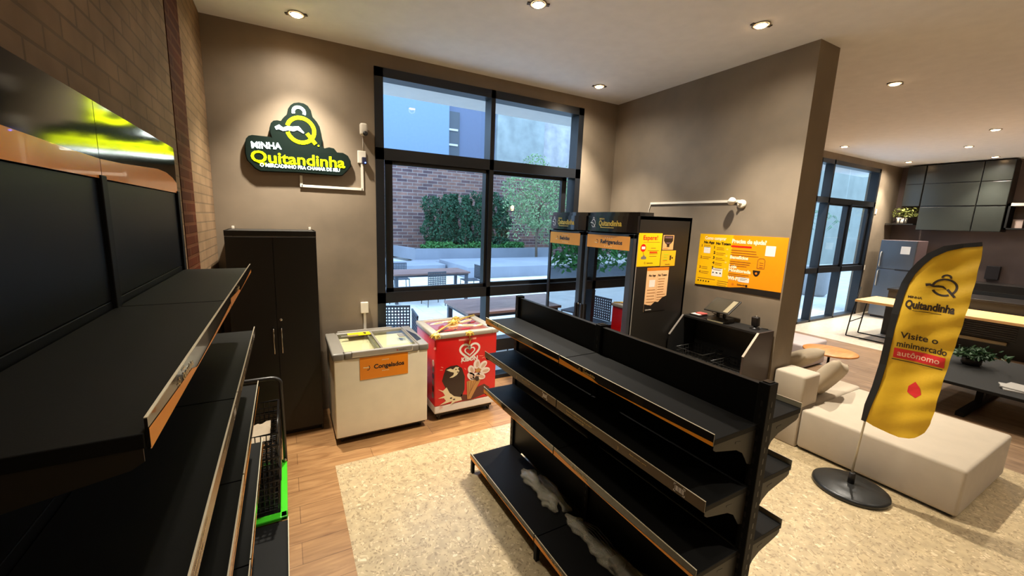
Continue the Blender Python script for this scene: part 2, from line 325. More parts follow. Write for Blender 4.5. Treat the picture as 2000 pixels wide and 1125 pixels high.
wb = MB(); Y0, Y1 = WALLY, WALLY + 0.22
for a, b in ((LEFTX, WX0), (WX1, VX0), (VX1, KITX + .1)): wb.box(a, b, Y0, Y1, 0, CEIL, CEMENT)
wb.box(WX0, WX1, Y0, Y1, WZ1, CEIL, CEMENT); wb.box(VX0, VX1, Y0, Y1, WZ1, CEIL, CEMENT); struct('wall_back', wb)
wm = MB(); wm.box(PARTX, 4.59, 1.995, WALLY, 0, CEIL, CEMENT); struct('wall_middle', wm)
wr = MB(); wr.box(KITX, KITX + .2, RB, WALLY, 0, CEIL, mat('dark_stone_tile', (96, 80, 74), 0.45, var=0.2, vscale=1.5)); struct('wall_right', wr)
wf = MB(); wf.box(LEFTX - .2, KITX + .2, RB - .2, RB, 0, CEIL, CEMENT); struct('wall_front', wf)
bb = MB(); bb.box(4.60, 4.63, 1.995, WALLY, 0, 0.07, FRAME); bb.box(4.62, VX0, WALLY - .015, WALLY, 0, 0.07, CEMENT); struct('baseboard_back', bb)
# windows
def window(name, xs, z_low, sashes, x0, x1, bottom):
    root = bpy.data.objects.new(name, None); COL.objects.link(root); root['kind'] = 'structure'; root.location = ((x0 + x1) / 2, WALLY, 0); OFF[name] = tuple(root.location)
    f = MB(); a, b = WALLY - .012, WALLY + .15
    f.box(x0, x0 + .09, a, b, 0, WZ1, FRAME); f.box(x1 - .085, x1, a, b, 0, WZ1, FRAME); f.box(x0, x1, a, b, 3.52, WZ1, FRAME)
    f.box(x0, x1, a, b, 2.70, 2.82, FRAME); f.box(x0, x1, a, b, 1.14, 1.26, FRAME); f.box(x0, x1, a, b, 0, 0.05, FRAME)
    if bottom: f.box(x0, x1, a, b, 0.39, 0.55, FRAME)
    for i_, m_ in enumerate(xs): f.box(m_ - .028, m_ + .028, a, b, 0, WZ1 if i_ == 0 else 2.75, FRAME)
    f.build('window_frame', root)
    for (p, q, dy) in sashes:
        s_ = MB(); y0 = WALLY + .02 + dy; s_.box(p, p + .075, y0, y0 + .05, 1.26, 2.70, FRAME); s_.box(q - .075, q, y0, y0 + .05, 1.26, 2.70, FRAME); s_.box(p, q, y0, y0 + .05, 1.26, 1.305, FRAME); s_.box(p, q, y0, y0 + .05, 2.66, 2.70, FRAME)
        so = s_.build('sash', root); g = MB(); g.box(p + .07, q - .07, y0 + .02, y0 + .026, 1.3, 2.665, GLASS); g.build('pane', so)
    cuts = [x0 + .05] + list(xs) + [x1 - .05]
    for i in range(len(cuts) - 1):
        for (za, zb) in ((2.80, 3.54), (0.03, 1.16)):
            g = MB(); g.box(cuts[i] + .02, cuts[i + 1] - .02, WALLY + .125, WALLY + .132, za, zb, GLASS); g.build('pane', root)
    return root
window('window_1', [2.26], 0, [(0.99, 2.275, 0.0), (2.205, 3.47, 0.055)], WX0, WX1, True)
window('window_2', [10.62, 11.72], 0, [(10.66, 11.70, 0.0), (11.72, 12.84, 0.03)], VX0, VX1, False)
# ------------------------------------------------------------------ ceiling lights
LAMPF = mat('lamp_glow', (255, 214, 160), 0.4, emit=(255, 206, 150), es=22)
RING = mat('lamp_trim', (150, 140, 128), 0.4); RINGD = mat('lamp_recess', (60, 54, 48), 0.6)
def downlight(x, y, label, vis=True, k=1.0):
    t = thing('downlight', label, 'ceiling light', (x, y, CEIL), 'recessed ceiling downlights')
    r = MB(); r.lathe([(0.066, 0.0), (0.068, -0.006), (0.056, -0.007), (0.050, -0.002), (0.050, 0.0)], (x, y, CEIL - 0.0005), RING); r.build('trim_ring', t)
    for s_ in (-1, 1):
        q = MB(); q.box(x - .016, x + .016, y + s_ * .075 - .012, y + s_ * .075 + .012, CEIL - .008, CEIL, RINGD, mtx=Matrix.Translation((x, y, 0)) @ Matrix.Rotation(1.2, 4, 'Z') @ Matrix.Translation((-x, -y, 0))); q.build('spring_clip', t)
    g = MB(); g.lathe([(0.046, -0.010), (0.040, -0.016), (0.0, -0.018)], (x, y, CEIL), LAMPF, n=18); g.build('lamp_face', t)
    lamp('downlight_beam', (x, y, CEIL - .03), LAMP_W * k, spill=0.24 if x > 4.6 else 0.13)
    return t
DL = [(0.17, 3.97, 'recessed downlight in the ceiling above the glowing shop sign, nearest the brick wall'), (1.81, 2.80, 'recessed downlight cut by the top edge of the picture, between shelves and window'),
      (3.55, 2.12, 'bright recessed downlight in front of the grey partition, nearest its free end'), (3.48, 3.94, 'recessed downlight near the corner of the back wall and the grey partition'),
      (6.15, 2.10, 'recessed downlight just past the partition end, nearest of the lounge ones'), (10.0, 2.10, 'recessed downlight at the right of the lounge ceiling, with a grey mark beside it'),
      (9.9, 3.97, 'recessed downlight close above the far black window of the lounge'), (11.56, 2.71, 'recessed downlight in the middle of the lounge ceiling, left of the marked one'),
      (13.08, 3.96, 'small far recessed downlight in the corner over the kitchen fridge'), (13.42, 2.74, 'far recessed downlight close to the smoked glass kitchen cabinets')]
for x, y, lab in DL: downlight(x, y, lab)
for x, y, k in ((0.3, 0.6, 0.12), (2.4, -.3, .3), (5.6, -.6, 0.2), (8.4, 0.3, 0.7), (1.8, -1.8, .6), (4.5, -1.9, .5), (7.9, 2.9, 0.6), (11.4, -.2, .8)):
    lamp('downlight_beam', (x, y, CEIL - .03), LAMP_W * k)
# ------------------------------------------------------------------ patio outside
GX0, GX1, GY1 = -32, 34, 30
g = MB(); g.box(GX0, GX1, WALLY + .22, GY1, -.3, 0, PAVE); struct('ground', g)
PLAST = mat('pale_blue_render', (134, 158, 186), 0.9); PLASG = mat('lavender_render', (112, 122, 146), 0.9); CONC = mat('weathered_concrete', (158, 166, 164), 0.9, var=0.22, vscale=1.1); SOFF = mat('white_soffit', (222, 220, 216), 0.8)
CONB = mat('smooth_concrete', (140, 146, 158), 0.8, var=0.08, vscale=1.5)
s_ = MB(); s_.box(-3, 15, WALLY + .22, 5.45, 3.66, 3.80, SOFF); struct('trim_2', s_)
t = tag(MB().box(-30, 30, 20.6, 21.0, 0, 5.1, BRICKX).build('garden_wall', base=(14, 20.8, 0)), 'long red and grey brick wall at the far end of the patio', 'wall')
b = thing('building', 'pale blue rendered building rising above the patio brick wall', 'building', (12, 26, 0))
MB().box(-4, 9.75, 25.0, 29, 0, 14, PLAST).build('tower_wall', b)
MB().box(9.75, 13.3, 25.3, 29, 0, 13.4, PLASG).build('recessed_wall', b)
MB().box(13.3, 17.2, 25.0, 29, 0, 13, CONC).build('concrete_wall', b)
MB().box(17.2, 30, 25.4, 29, 0, 13, mat('blotched_render', (186, 184, 186), 0.9, var=0.2, vscale=1.6)).build('blotched_wall', b)
lv = MB(); lv.box(9.8, 10.55, 25.18, 25.3, 5.2, 9.0, mat('louvre_grey', (84, 92, 100), 0.6)); lo = lv.build('louvre_window', b)
for k in range(3): sl = MB(); sl.box(9.8, 10.42, 25.12, 25.2, 5.9 + k * .95, 6.02 + k * .95, SOFF); sl.build('slat', lo)
p = thing('planter', 'long raised concrete planter under the climbing hedge on the patio', 'planter', (9, 19, 0))
MB().box(5.39, 20, 18.0, 18.25, 0.12, 0.66, CONB).build('planter_wall', p); MB().prism([(5.395, 18.005), (4.8, 20.5), (5.05, 20.5), (5.60, 18.245)], 'z', 0.12, 0.66, CONB).build('planter_wall', p)
MB().box(5.5, 20, 18.2, 20.5, 0.0, 0.5, mat('soil', (70, 58, 44), 1.0)).build('soil', p)
MB().box(5.2, 12.6, 17.2, 18.0, 0, 0.14, CONB).build('plinth', p)
q = MB().box(0.5, 5.7, 13.0, 16.2, 0.0, 0.03, CONB); 
bn = MB().box(5.7, 16.0, 12.6, 15.6, 0, 0.42, CONB, 0.02); tag(bn.build('patio_bench', base=(9, 13, 0)), 'low wide concrete bench wall below the long planter', 'bench')
bn = MB().box(3.0, 5.62, 14.6, 16.2, 0, 0.30, CONB, 0.02); tag(bn.build('patio_step', base=(4.3, 15, 0)), 'flat concrete step left of the low bench wall', 'step')
LEAFD = mat('hedge_leaf', (44, 84, 58), 0.7, var=0.5, vscale=3); LEAFL = mat('ground_cover_leaf', (70, 128, 66), 0.7, var=0.35, vscale=4); LEAFT = mat('tree_leaf', (128, 158, 112), 0.7, var=0.3, vscale=3); BARK = mat('bark', (98, 84, 70), 0.9)
def leaves(name, parent, n, fn, size, m, base=None):
    rg = random.Random(n); mb = MB(); mb.keep = True
    for i in range(n):
        p = Vector(fn(rg)); a = Vector((rg.uniform(-1, 1), rg.uniform(-1, 1), rg.uniform(-1, 1))).normalized(); bvec = a.cross(Vector((rg.uniform(-1, 1), rg.uniform(-1, 1), rg.uniform(-1, 1)))).normalized()
        s = size * rg.uniform(.6, 1.3); c_ = a.cross(bvec) * s * .15
        mb.add([p - a * s, p - bvec * s * .45 + c_, p + a * s, p + bvec * s * .45 + c_], [[0, 1, 2, 3]], m)
    return mb.build(name, parent, base=base)
h = thing('hedge', 'tall dark green climbing hedge growing up the patio brick wall', 'hedge', (8.9, 19.6, 0.5))
cols = [(rg0, 18.9 + .3 * math.sin(rg0 * 9), random.uniform(.44, .62), random.uniform(3.1, 3.6)) for rg0 in [6.5 + .42 * i for i in range(11)]]
def hf(rg):
    cx, cy, r, top = cols[rg.randrange(len(cols))]; z = rg.uniform(.6, 1) ** .8; z = .6 + (top - .6) * rg.random(); a = rg.uniform(0, 6.28); rr = r * (0.75 + .3 * math.sin(z * 5 + cx)) * (0.6 + .4 * rg.random())
    return (cx + rr * math.cos(a), cy + 0.6 * rr * math.sin(a), z)
leaves('foliage', h, 13000, hf, .085, LEAFD)
tr = MB()
for cx, cy, r_, top in cols: tr.tube([(cx, cy, .5), (cx + .05, cy, 1.5), (cx - .03, cy, top - .3)], .03, BARK, 5)
tr.build('stem', h)
leaves_gc = leaves('ground_cover', None, 3800, lambda rg: ((lambda x: (x, rg.uniform(18.2, 19.0), .5 + rg.random() * (.45 if math.sin(x * 3) > -.3 else .3)))(rg.uniform(5.9, 11.6))), .09, LEAFL, base=(8.8, 18.6, .5))
tag(leaves_gc, 'bright green low plants spilling along the front of the long planter', 'plants', kind='stuff')
tt = thing('garden_tree', 'loose light green tree at the right of the hedge on the patio', 'tree', (10.9, 16.0, 0))
TC = (11.3, 16.4, 3.1)
def tf(rg):
    while 1:
        p = Vector((rg.uniform(-1, 1), rg.uniform(-1, 1), rg.uniform(-1, 1)))
        if .25 < p.length < 1: break
    k = 1 + .25 * math.sin(p.x * 7) * math.sin(p.z * 6)
    return (TC[0] + p.x * 2.1 * k, TC[1] + p.y * 1.2, TC[2] + p.z * 2.0 * k)
leaves('foliage', tt, 5200, tf, .075, LEAFT)
tb = MB(); tb.tube([(10.9, 16.0, 0.0), (10.9, 16.1, 1.2), (11.1, 16.3, 2.0), (11.3, 16.4, 3.2)], [.07, .06, .05, .03], BARK, 7)
for k in range(9): a = k * .7; tb.tube([(11.05, 16.3, 1.7 + k * .12), (11.1 + .6 * math.cos(a), 16.3 + .5 * math.sin(a), 2.2 + k * .15), (11.2 + 1.5 * math.cos(a), 16.4 + .9 * math.sin(a), 2.6 + k * .2)], [.025, .018, .008], BARK, 5)
tb.build('trunk', tt)
h2 = thing('hedge', 'green hedge further left on the patio, seen mirrored in the fridge doors', 'hedge', (-5, 12, 0))
leaves('foliage', h2, 5000, lambda rg: (lambda x: (x, 12 + .12 * x + rg.uniform(-.5, .5), (2.2 + .7 * math.sin(x * 2.1)) * rg.random() ** .8 + .3))(rg.uniform(-11, 1.0)), .14, LEAFL)
MB().box(-11, 1, 11.6, 12.6, 0, .4, CONB).build('planter_wall', h2)
wlm = thing('garden_lantern', 'small lit lantern glowing on the brick wall among the leaves', 'lamp', (10.95, 18.6, 2.75))
MB().lathe([(.05, -.1), (.08, 0), (.08, .12), (.03, .18)], (10.95, 18.6, 2.75), mat('lantern_glow', (255, 200, 110), .4, emit=(255, 190, 100), es=6), 10).build('lamp_shade', wlm); MB().box(10.93, 10.97, 18.6, 20.6, 2.9, 2.94, BLK).build('bracket', wlm)
SLATE = mat('anthracite_metal', (74, 80, 90), .6); PTOP = woodmat('patio_table_wood', (120, 92, 88), (160, 130, 122), 'x', 0.12)
def patio_table(x0, x1, y0, y1, label):
    t = thing('patio_table', label, 'table', ((x0 + x1) / 2, (y0 + y1) / 2, 0), 'wooden patio tables')
    MB().box(x0, x1, y0, y1, .71, .75, PTOP, .004).build('tabletop', t)
    MB().box(x0 + .04, x1 - .04, y0 + .04, y1 - .04, .66, .71, SLATE).build('apron', t)
    for x in (x0 + .08, x1 - .08):
        for y in (y0 + .08, y1 - .08): MB().box(x - .035, x + .035, y - .035, y + .035, 0, .66, SLATE).build('leg', t)
patio_table(2.25, 4.25, 9.25, 10.15, 'far wooden patio table with chairs around it, in front of the concrete bench'); patio_table(2.30, 4.35, 5.05, 6.05, 'near wooden patio table just outside the window')
def patio_chair():
    t = thing('patio_chair', '', 'chair', (0, 0, 0), 'dark grey patio chairs', local=True)
    MB().box(-.22, .22, -.22, .22, .43, .455, SLATE, .008).build('seat', t)
    bk = MB(); n = 11   # perforated back: a grid of bars
    for i in range(n): bk.box(-.22 + .44 * i / (n - 1) - .010, -.22 + .44 * i / (n - 1) + .010, -.235, -.222, .47, .84, SLATE)
    for j in range(9): bk.box(-.225, .225, -.236, -.221, .47 + j * .045 - .010, .47 + j * .045 + .010, SLATE)
    bk.box(-.23, .23, -.24, -.218, .82, .85, SLATE); bk.build('backrest', t)
    for x in (-.2, .2):
        for y in (-.2, .2): MB().tube([(x, y, .44), (x * 1.12, y * 1.12, 0)], .011, SLATE, 6).build('leg', t)
    return t
pc = patio_chair(); first = [True]
def place_chair(x, y, rz, lab):
    o = pc if first[0] else copy_tree(pc); first[0] = False; o.location = (x, y, 0); o.rotation_euler = (0, 0, rz); o['label'] = lab
place_chair(3.15, 9.0, 0.05, 'dark grey patio chair with its back to the window, at the far table')
place_chair(2.75, 10.6, 3.1, 'dark grey patio chair behind the far table, left one')
place_chair(4.52, 9.85, 1.55, 'dark grey patio chair at the right end of the far table')
place_chair(1.92, 9.6, -1.4, 'dark grey patio chair at the left end of the far table')
place_chair(1.40, 5.72, -0.3, 'grey perforated patio chair, leftmost one seen just above the white freezer')
place_chair(1.72, 4.98, -1.7, 'dark grey patio chair right behind the red ice cream freezer')
place_chair(3.25, 4.9, 0.1, 'dark grey patio chair pushed up to the near table, right of the window mullion')
# far window garden: pale wall, palm, pots
tag(MB().box(14.5, 40, 12.0, 12.3, 0, 9, mat('garden_wall_render', (132, 138, 130), .9, var=.12, vscale=1)).build('boundary_wall', base=(24, 12.1, 0)), 'pale rendered wall outside the far lounge window', 'wall')
# ------------------------------------------------------------------ shelving units
STRIPM = mat('label_strip_black', (30, 27, 24), 0.12, coat=0.6); STRIPG = mat('label_strip_grey', (84, 72, 56), 0.22); CLEAR = mat('clear_strip', (190, 184, 160), 0.2); EDGE = mat('strip_edge', (226, 214, 186), 0.3)  # the grey strip kind has its own greyish base colour
def strip(parent, fx, sx, y0, y1, ztop, kind, side):
    """price strip on a shelf front at x = fx facing side*x, from y1 down to y0, leaning slightly outwards"""
    h = .048
    b = MB(); b.prism([(fx, ztop - h), (fx + side * .004, ztop - h), (fx + side * .004, ztop), (fx, ztop)], 'y', y0 + .004, y1 - .004, {'clear': CLEAR, 'grey': STRIPG}.get(kind, STRIPM))
    b.box(min(fx, fx + side * .0045), max(fx, fx + side * .0045), y0 + .004, y1 - .004, ztop - .0004, ztop + .0014, EDGE)
    o = b.build('label_strip', parent)
    if kind == 'clear': return o
    # printed face, read from the front side; u runs to the reader's right
    U = (0, 1, 0) if side > 0 else (0, -1, 0)
    O = (fx + side * .0045, y0 + .004 if side > 0 else y1 - .004, ztop - h)
    L = y1 - y0 - .008; p = Print(O, U, (0, 0, 1), step=.0004)
    if kind in ('brand', 'brandg'):
        pts = [(0, 0)] + [(L, 0)]; top = [(L * t, h * (.62 * (1 - t) ** 2.2 + .05 if t < .35 else .05 + .5 * max(0, (t - .35)) ** 1.3)) for t in [k / 20 for k in range(20, -1, -1)]]
        p.poly([(0, 0), (L, 0)] + top, ORANGE, 1)
        p.text('Quitandinha', L * .22, h * .42, h=.013, m=GOLD, l=2, bold=.03); p.text('MINHA', L * .22, h * .80, h=.005, m=GOLD, l=2); q_logo(p, L * .19, h * .55, .007, GOLD, GOLD, 2)
    elif kind == 'grey':
        p.text('Escaneie o código de barras do produto', L * .10, h * .55, h=.009, m=GOLD, l=2); p.text('e pague no totem ou no app', L * .10, h * .22, h=.009, m=GOLD, l=2)
        p.text(')', L * .52, h * .3, h=.014, m=GOLD, l=2)
        p.text('Pegue, escaneie e pague', L * .60, h * .55, h=.007, m=GOLD, l=2)
        for k in range(9): p.rect(L * .86 + k * .0048, h * .28, L * .86 + k * .0048 + (.003 if k % 3 else .0017), h * .74, WPRINT, 2)
        for a, b2, c, d in ((-.006, .16, -.004, .3), (.045, .16, .047, .3), (-.006, .7, -.004, .86), (.045, .7, .047, .86)): p.rect(L * .86 + a, h * b2, L * .86 + c, h * d, WPRINT, 2)
        for a, b2 in ((-.006, .14), (.037, .14), (-.006, .84), (.037, .84)): p.rect(L * .86 + a, h * b2, L * .86 + a + .010, h * b2 + .002, WPRINT, 2)
    q = p.build('lettering', None); mw = q.matrix_world.copy(); q.parent = o
    for v in q.data.vertices: v.co -= Vector(OFF[o.name])
    return o
def shelf(parent, fx, bx, y0, y1, z, kind, side, stripz=None, br=True):
    """one deck of pressed steel between back bx and front fx"""
    d = MB(); a, b = min(fx, bx), max(fx, bx)
    d.box(a, b, y0 + .003, y1 - .003, z - .024, z, BLK, .002)
    o = d.build('shelf_deck', parent)
    if br:
        for y in (y0 + .006, y1 - .008):
            m_ = MB(); s = side; prof = [(bx, z - .02), (fx - s * .004, z - .02), (fx - s * .004, z - .045), (fx - s * .02, z - .055), (bx + s * .12, z - .085), (bx + s * .075, z - .11), (bx + s * .03, z - .17), (bx, z - .18)]
            m_.prism(prof, 'y', y, y + .0025, mat('bracket_coat', (44, 40, 33), .45)); m_.prism([(bx + s * .1, z - .05), (bx + s * .135, z - .046), (bx + s * .135, z - .054), (bx + s * .1, z - .058)], 'y', y - .001, y, BLACKP); m_.build('bracket', parent)
    strip(parent, fx + side * .001, None, y0, y1, (stripz or z + .022), kind, side)
def gondola():
    ys = [2.705, 1.75, 0.80]; cx = 1.70
    t = thing('gondola_shelving', 'black double-sided shop shelving unit standing in the middle of the pale floor', 'shelving', (cx, 1.75, 0))
    for i, y in enumerate(ys):
        u = MB(); u.box(cx - .03, cx + .03, y - .022, y + .022, 0.02, 1.49, BLK, .003); u.box(cx - .018, cx + .018, y - .014, y + .014, 1.486, 1.494, mat('plastic_cap', (14, 14, 14), .25))
        for k in range(26): u.box(cx - .0306, cx - .0298, y - .004, y + .004, .14 + k * .05, .165 + k * .05, BLACKP); u.box(cx - .004, cx + .004, y - .0225, y - .0215, .14 + k * .05, .165 + k * .05, BLACKP)
        u.build('upright', t)
        for s in (-1, 1):
            f = MB(); f.prism([(cx + s * .03, 0.03), (cx + s * .03, .14), (cx + s * .40, .14), (cx + s * .41, .10), (cx + s * .41, 0.0), (cx + s * .385, 0.0), (cx + s * .385, .07), (cx + s * .10, .07)], 'y', y - .014, y + .014, BLK); f.build('foot', t)
    for a, b in ((ys[1], ys[0]), (ys[2], ys[1])):
        for z0, z1 in ((.16, .50), (.50, .83), (.83, 1.15), (1.15, 1.478)):
            q = MB(); q.box(cx - .015, cx + .015, a + .022, b - .022, z0 + .0015, z1 - .0015, BLKG, .002); q.build('back_panel', t)
        for s in (-1, 1):
            fx = cx + s * .31
            for z, k in ((1.312, 'brand'), (1.032, 'grey'), (0.728, 'brand')): shelf(t, fx, cx + s * .03, a, b, z, k if s < 0 else 'clear', s)
            shelf(t, cx + s * .418, cx + s * .03, a, b, .166, 'brand' if s < 0 else 'clear', s, br=False)
            k_ = MB(); k_.box(min(cx + s * .33, cx + s * .335), max(cx + s * .33, cx + s * .335), a + .02, b - .02, .0, .14, BLK); k_.build('kick_plate', t)
    return t
gondola()
def wall_unit():
    bx = -.50; ys = [2.65, 1.665, .68, -.30]
    t = thing('wall_shelving', 'tall black shop shelving unit running along the brick wall, with printed header', 'shelving', (bx, 1.3, 0))
    for y in ys:
        u = MB(); u.box(-.548, bx + .012, y - .022, y + .022, 0.0, 2.20, BLK, .003); u.build('upright', t)
        f = MB(); f.box(bx, -.10, y - .014, y + .014, 0.02, .085, BLK); f.build('foot', t)
    for i in range(3):
        a, b = ys[i + 1], ys[i]
        for z0, z1 in ((.12, .72), (.72, 1.1), (1.1, 1.44), (1.44, 1.81), (1.81, 2.19)):
            q = MB(); q.box(bx - .03, bx, a + .022, b - .022, z0 + .0015, z1 - .0015, BLKG, .002); q.build('back_panel', t)
        for z, k in ((1.785, 'brand'), (1.41, 'grey'), (1.07, 'brand'), (.69, 'brand')):
            if i == 2 and z > 1.7: continue
            shelf(t, -.192, bx + .004, a, b, z, k, 1)
        shelf(t, -.075, bx + .004, a, b, .10, 'brand', 1, br=False)
        # header board
        if i < 2:
            h = MB(); h.box(bx - .012, bx + .006, a + .002, b - .002, 2.19, 2.418, mat('glossy_header', (10, 12, 12), 0.09, spec=0.3, coat=0.0)); ho = h.build('header_board', t)
            p = Print((bx + .0065, a + .002, 2.19), (0, 1, 0), (0, 0, 1), step=.0004); L = b - a - .004; H = .228
            OG = mat('orange_gloss_print', (238, 138, 30), 0.25, coat=0.5)
            if i == 1: p.poly([(0, 0), (L, 0), (L, H * .26), (L * .8, H * .27), (L * .5, H * .30), (0, H * .38)], OG, 1)
            else: p.poly([(0, 0), (L, 0), (L, H * .22)] + [(L * k, H * q_) for k, q_ in ((.92, .32), (.8, .39), (.65, .40), (.4, .34), (.2, .29), (0, .26))], OG, 1)
            q = p.build('printed_wave', None); q.parent = ho
            for v in q.data.vertices: v.co -= Vector(OFF[ho.name])
wall_unit()
# ------------------------------------------------------------------ tall cabinet
def cabinet():
    x0, x1, y0, y1 = -.455, .25, 3.94, 4.365
    t = thing('tall_cabinet', 'tall black two-door wardrobe cabinet in the corner under the glowing sign', 'cabinet', ((x0 + x1) / 2, 4.15, 0))
    b = MB(); b.box(x0, x0 + .018, y0 + .018, y1, .0, 1.95, BLKM); b.box(x1 - .018, x1, y0 + .018, y1, .0, 1.95, BLKM); b.box(x0, x1, y1 - .01, y1, .05, 1.95, BLKM); b.box(x0, x1, y0 + .002, y1, 1.905, 1.95, BLKM, .002); b.box(x0, x1, y0 + .03, y1, .05, .07, BLKM); b.box(x0 + .02, x1 - .02, y0 + .05, y0 + .065, 0, .05, BLKM); b.build('body', t)
    e = MB(); e.box(x0, x1, y0 + .001, y0 + .004, 1.898, 1.902, GREY); e.build('edge_strip', t)
    xm = (x0 + x1) / 2
    for a, c, hx in ((x0 + .002, xm - .0015, xm - .032), (xm + .0015, x1 - .002, xm + .032)):
        d = MB(); d.box(a, c, y0, y0 + .018, .06, 1.895, BLKM, .0015); do = d.build('door', t)
        h = MB(); h.tube([(hx, y0 - .004, .83), (hx, y0 - .026, .845), (hx, y0 - .028, .90), (hx, y0 - .028, 1.02), (hx, y0 - .026, 1.065), (hx, y0 - .004, 1.08)], .0062, CHROME, 8); h.build('handle', do)
    l = MB(); l.lathe([(.012, -.006), (.012, 0)], (xm + .032, y0 - .001, 1.15), CHROME, 14, axis='y'); l.build('lock', t)
    for x in (x0 + .02, x1 - .04):
        c_ = MB(); c_.box(x, x + .02, y1 - .03, y1, 1.95, 1.975, WHITE, .002); c_.build('wall_clip', t)
cabinet()
# ------------------------------------------------------------------ white chest freezer
def casters(t, x0, x1, y0, y1, r=.028):
    for x in (x0, x1):
        for y in (y0, y1):
            c = MB(); c.lathe([(r * .8, -.012), (r, -.008), (r, .008), (r * .8, .012)], (x, y, r), BLACKP, 16, axis='x'); c.box(x - .016, x + .016, y - .02, y + .02, r, r * 2 + .012, GREY); c.build('caster', t)
def freezer():
    x0, x1, y0, y1 = .315, 1.205, 3.565, 4.27
    t = thing('chest_freezer', 'cream white chest freezer with sliding glass lids and an orange label on its front', 'freezer', ((x0 + x1) / 2, 3.9, 0))
    b = MB(); b.box(x0 + .012, x1 - .012, y0 + .008, y1 - .02, .07, .825, FRZ, .008); b.build('body', t)
    s = MB(); s.box(x0 + .03, x1 - .03, y0 + .03, y1 - .04, .05, .075, BLACKP); s.build('base', t)
    casters(t, x0 + .07, x1 - .07, y0 + .08, y1 - .1)
    r = MB()
    for a, c, d, e in ((x0, x0 + .10, y0, y1), (x1 - .10, x1, y0, y1), (x0 + .1, x1 - .1, y0, y0 + .05), (x0 + .1, x1 - .1, y1 - .06, y1)): r.box(a, c, d, e, .818, .884, GREY, .014)
    r.build('rim', t)
    f = MB(); f.box(x0 + .16, x1 - .16, y0 - .004, y0 + .03, .83, .889, ALU, .01); f.build('front_rail', t)
    f = MB(); f.box(x0 + .12, x1 - .2, y1 - .02, y1 + .004, .86, .895, ALU, .006); f.build('rear_rail', t)
    WL = mat('freezer_liner', (176, 170, 152), .6); n = MB(); n.box(x0 + .03, x1 - .03, y0 + .03, y1 - .04, .60, .605, WL); n.box(x0 + .09, x0 + .10, y0 + .04, y1 - .05, .6, .82, WHITE); n.box(x1 - .1, x1 - .09, y0 + .04, y1 - .05, .6, .82, WHITE); n.box(x0 + .1, x1 - .1, y1 - .07, y1 - .06, .6, .82, WHITE); n.build('liner', t)
    xm = (x0 + x1) / 2 - .02
    for a, c, z in ((x0 + .09, xm + .03, .872), (xm - .03, x1 - .09, .862)):
        g = MB(); g.box(a + .02, c - .02, y0 + .055, y1 - .065, z, z + .005, glass('freezer_glass', (.90, .92, .86), .04, 0, 1.35)); g.box(a, a + .02, y0 + .05, y1 - .06, z - .004, z + .009, GREY); g.box(c - .02, c, y0 + .05, y1 - .06, z - .004, z + .009, GREY); go = g.build('glass_lid', t)
        h = MB(); h.box((a + .05) if a < .6 else c - .11, (a + .22) if a < .6 else c - .05, y0 + .36 if a > .6 else y1 - .17, y0 + .47 if a > .6 else y1 - .145, z + .005, z + .012, GREY, .003); h.build('handle', go)
    h = MB(); h.prism([(x1 - .085, y0 + .12), (x1 - .03, y0 + .16), (x1 - .03, y0 + .34), (x1 - .085, y1 - .16)], 'z', .884, .887, BLACKP); h.build('grip_recess', t)
    p = Print((.548, y0 + .0062, .606), (1, 0, 0), (0, 0, 1)); W, H = .448, .232
    p.rect(0, 0, W, H, mat('orange_label', (236, 138, 22), .35), 1)
    p.text('Congelados', .125, .095, h=.040, w_=.285, m=BLACKP, l=2, bold=.035)
    p.stroke([(.03, .118), (.06, .114), (.085, .118)], .008, CREAM, 2); p.arc(.072, .112, .016, .022, -120, 60, .006, BLACKP, 3, 8)
    for k in range(5): p.rect(.2 + k * .014, .168, .208 + k * .014, .176, CREAM, 2); p.rect(.2 + k * .014, .062, .208 + k * .014, .07, CREAM, 2)
    for v in range(len(p.v)): pass
    o = p.build('label_sticker', t)
    for v in o.data.vertices: v.co.y -= .0
    o.location = (0, -.0005, 0)
    k = Print((x1 - .30, y0 - .0046, .852), (1, 0, 0), (0, 0, 1)); k.text('metalfrio', 0, 0, h=.014, m=GREYP, l=1); k.disc(-.014, .006, .006, .006, REDP, 1); k.build('maker_badge', t)
    p = Print((.525, 4.095, .8785), (1, 0, 0), (0, 1, 0)); p.rect(0, 0, .235, .16, YEL, 1); p.lines(.02, .13, .12, 4, .03, mat('orange_ink', (214, 120, 20), .4), .006); p.disc(.17, .08, .018, .02, BLACKP, 2); p.rect(.165, .03, .18, .07, BLACKP, 2)
    p.build('yellow_notice', t)
freezer()
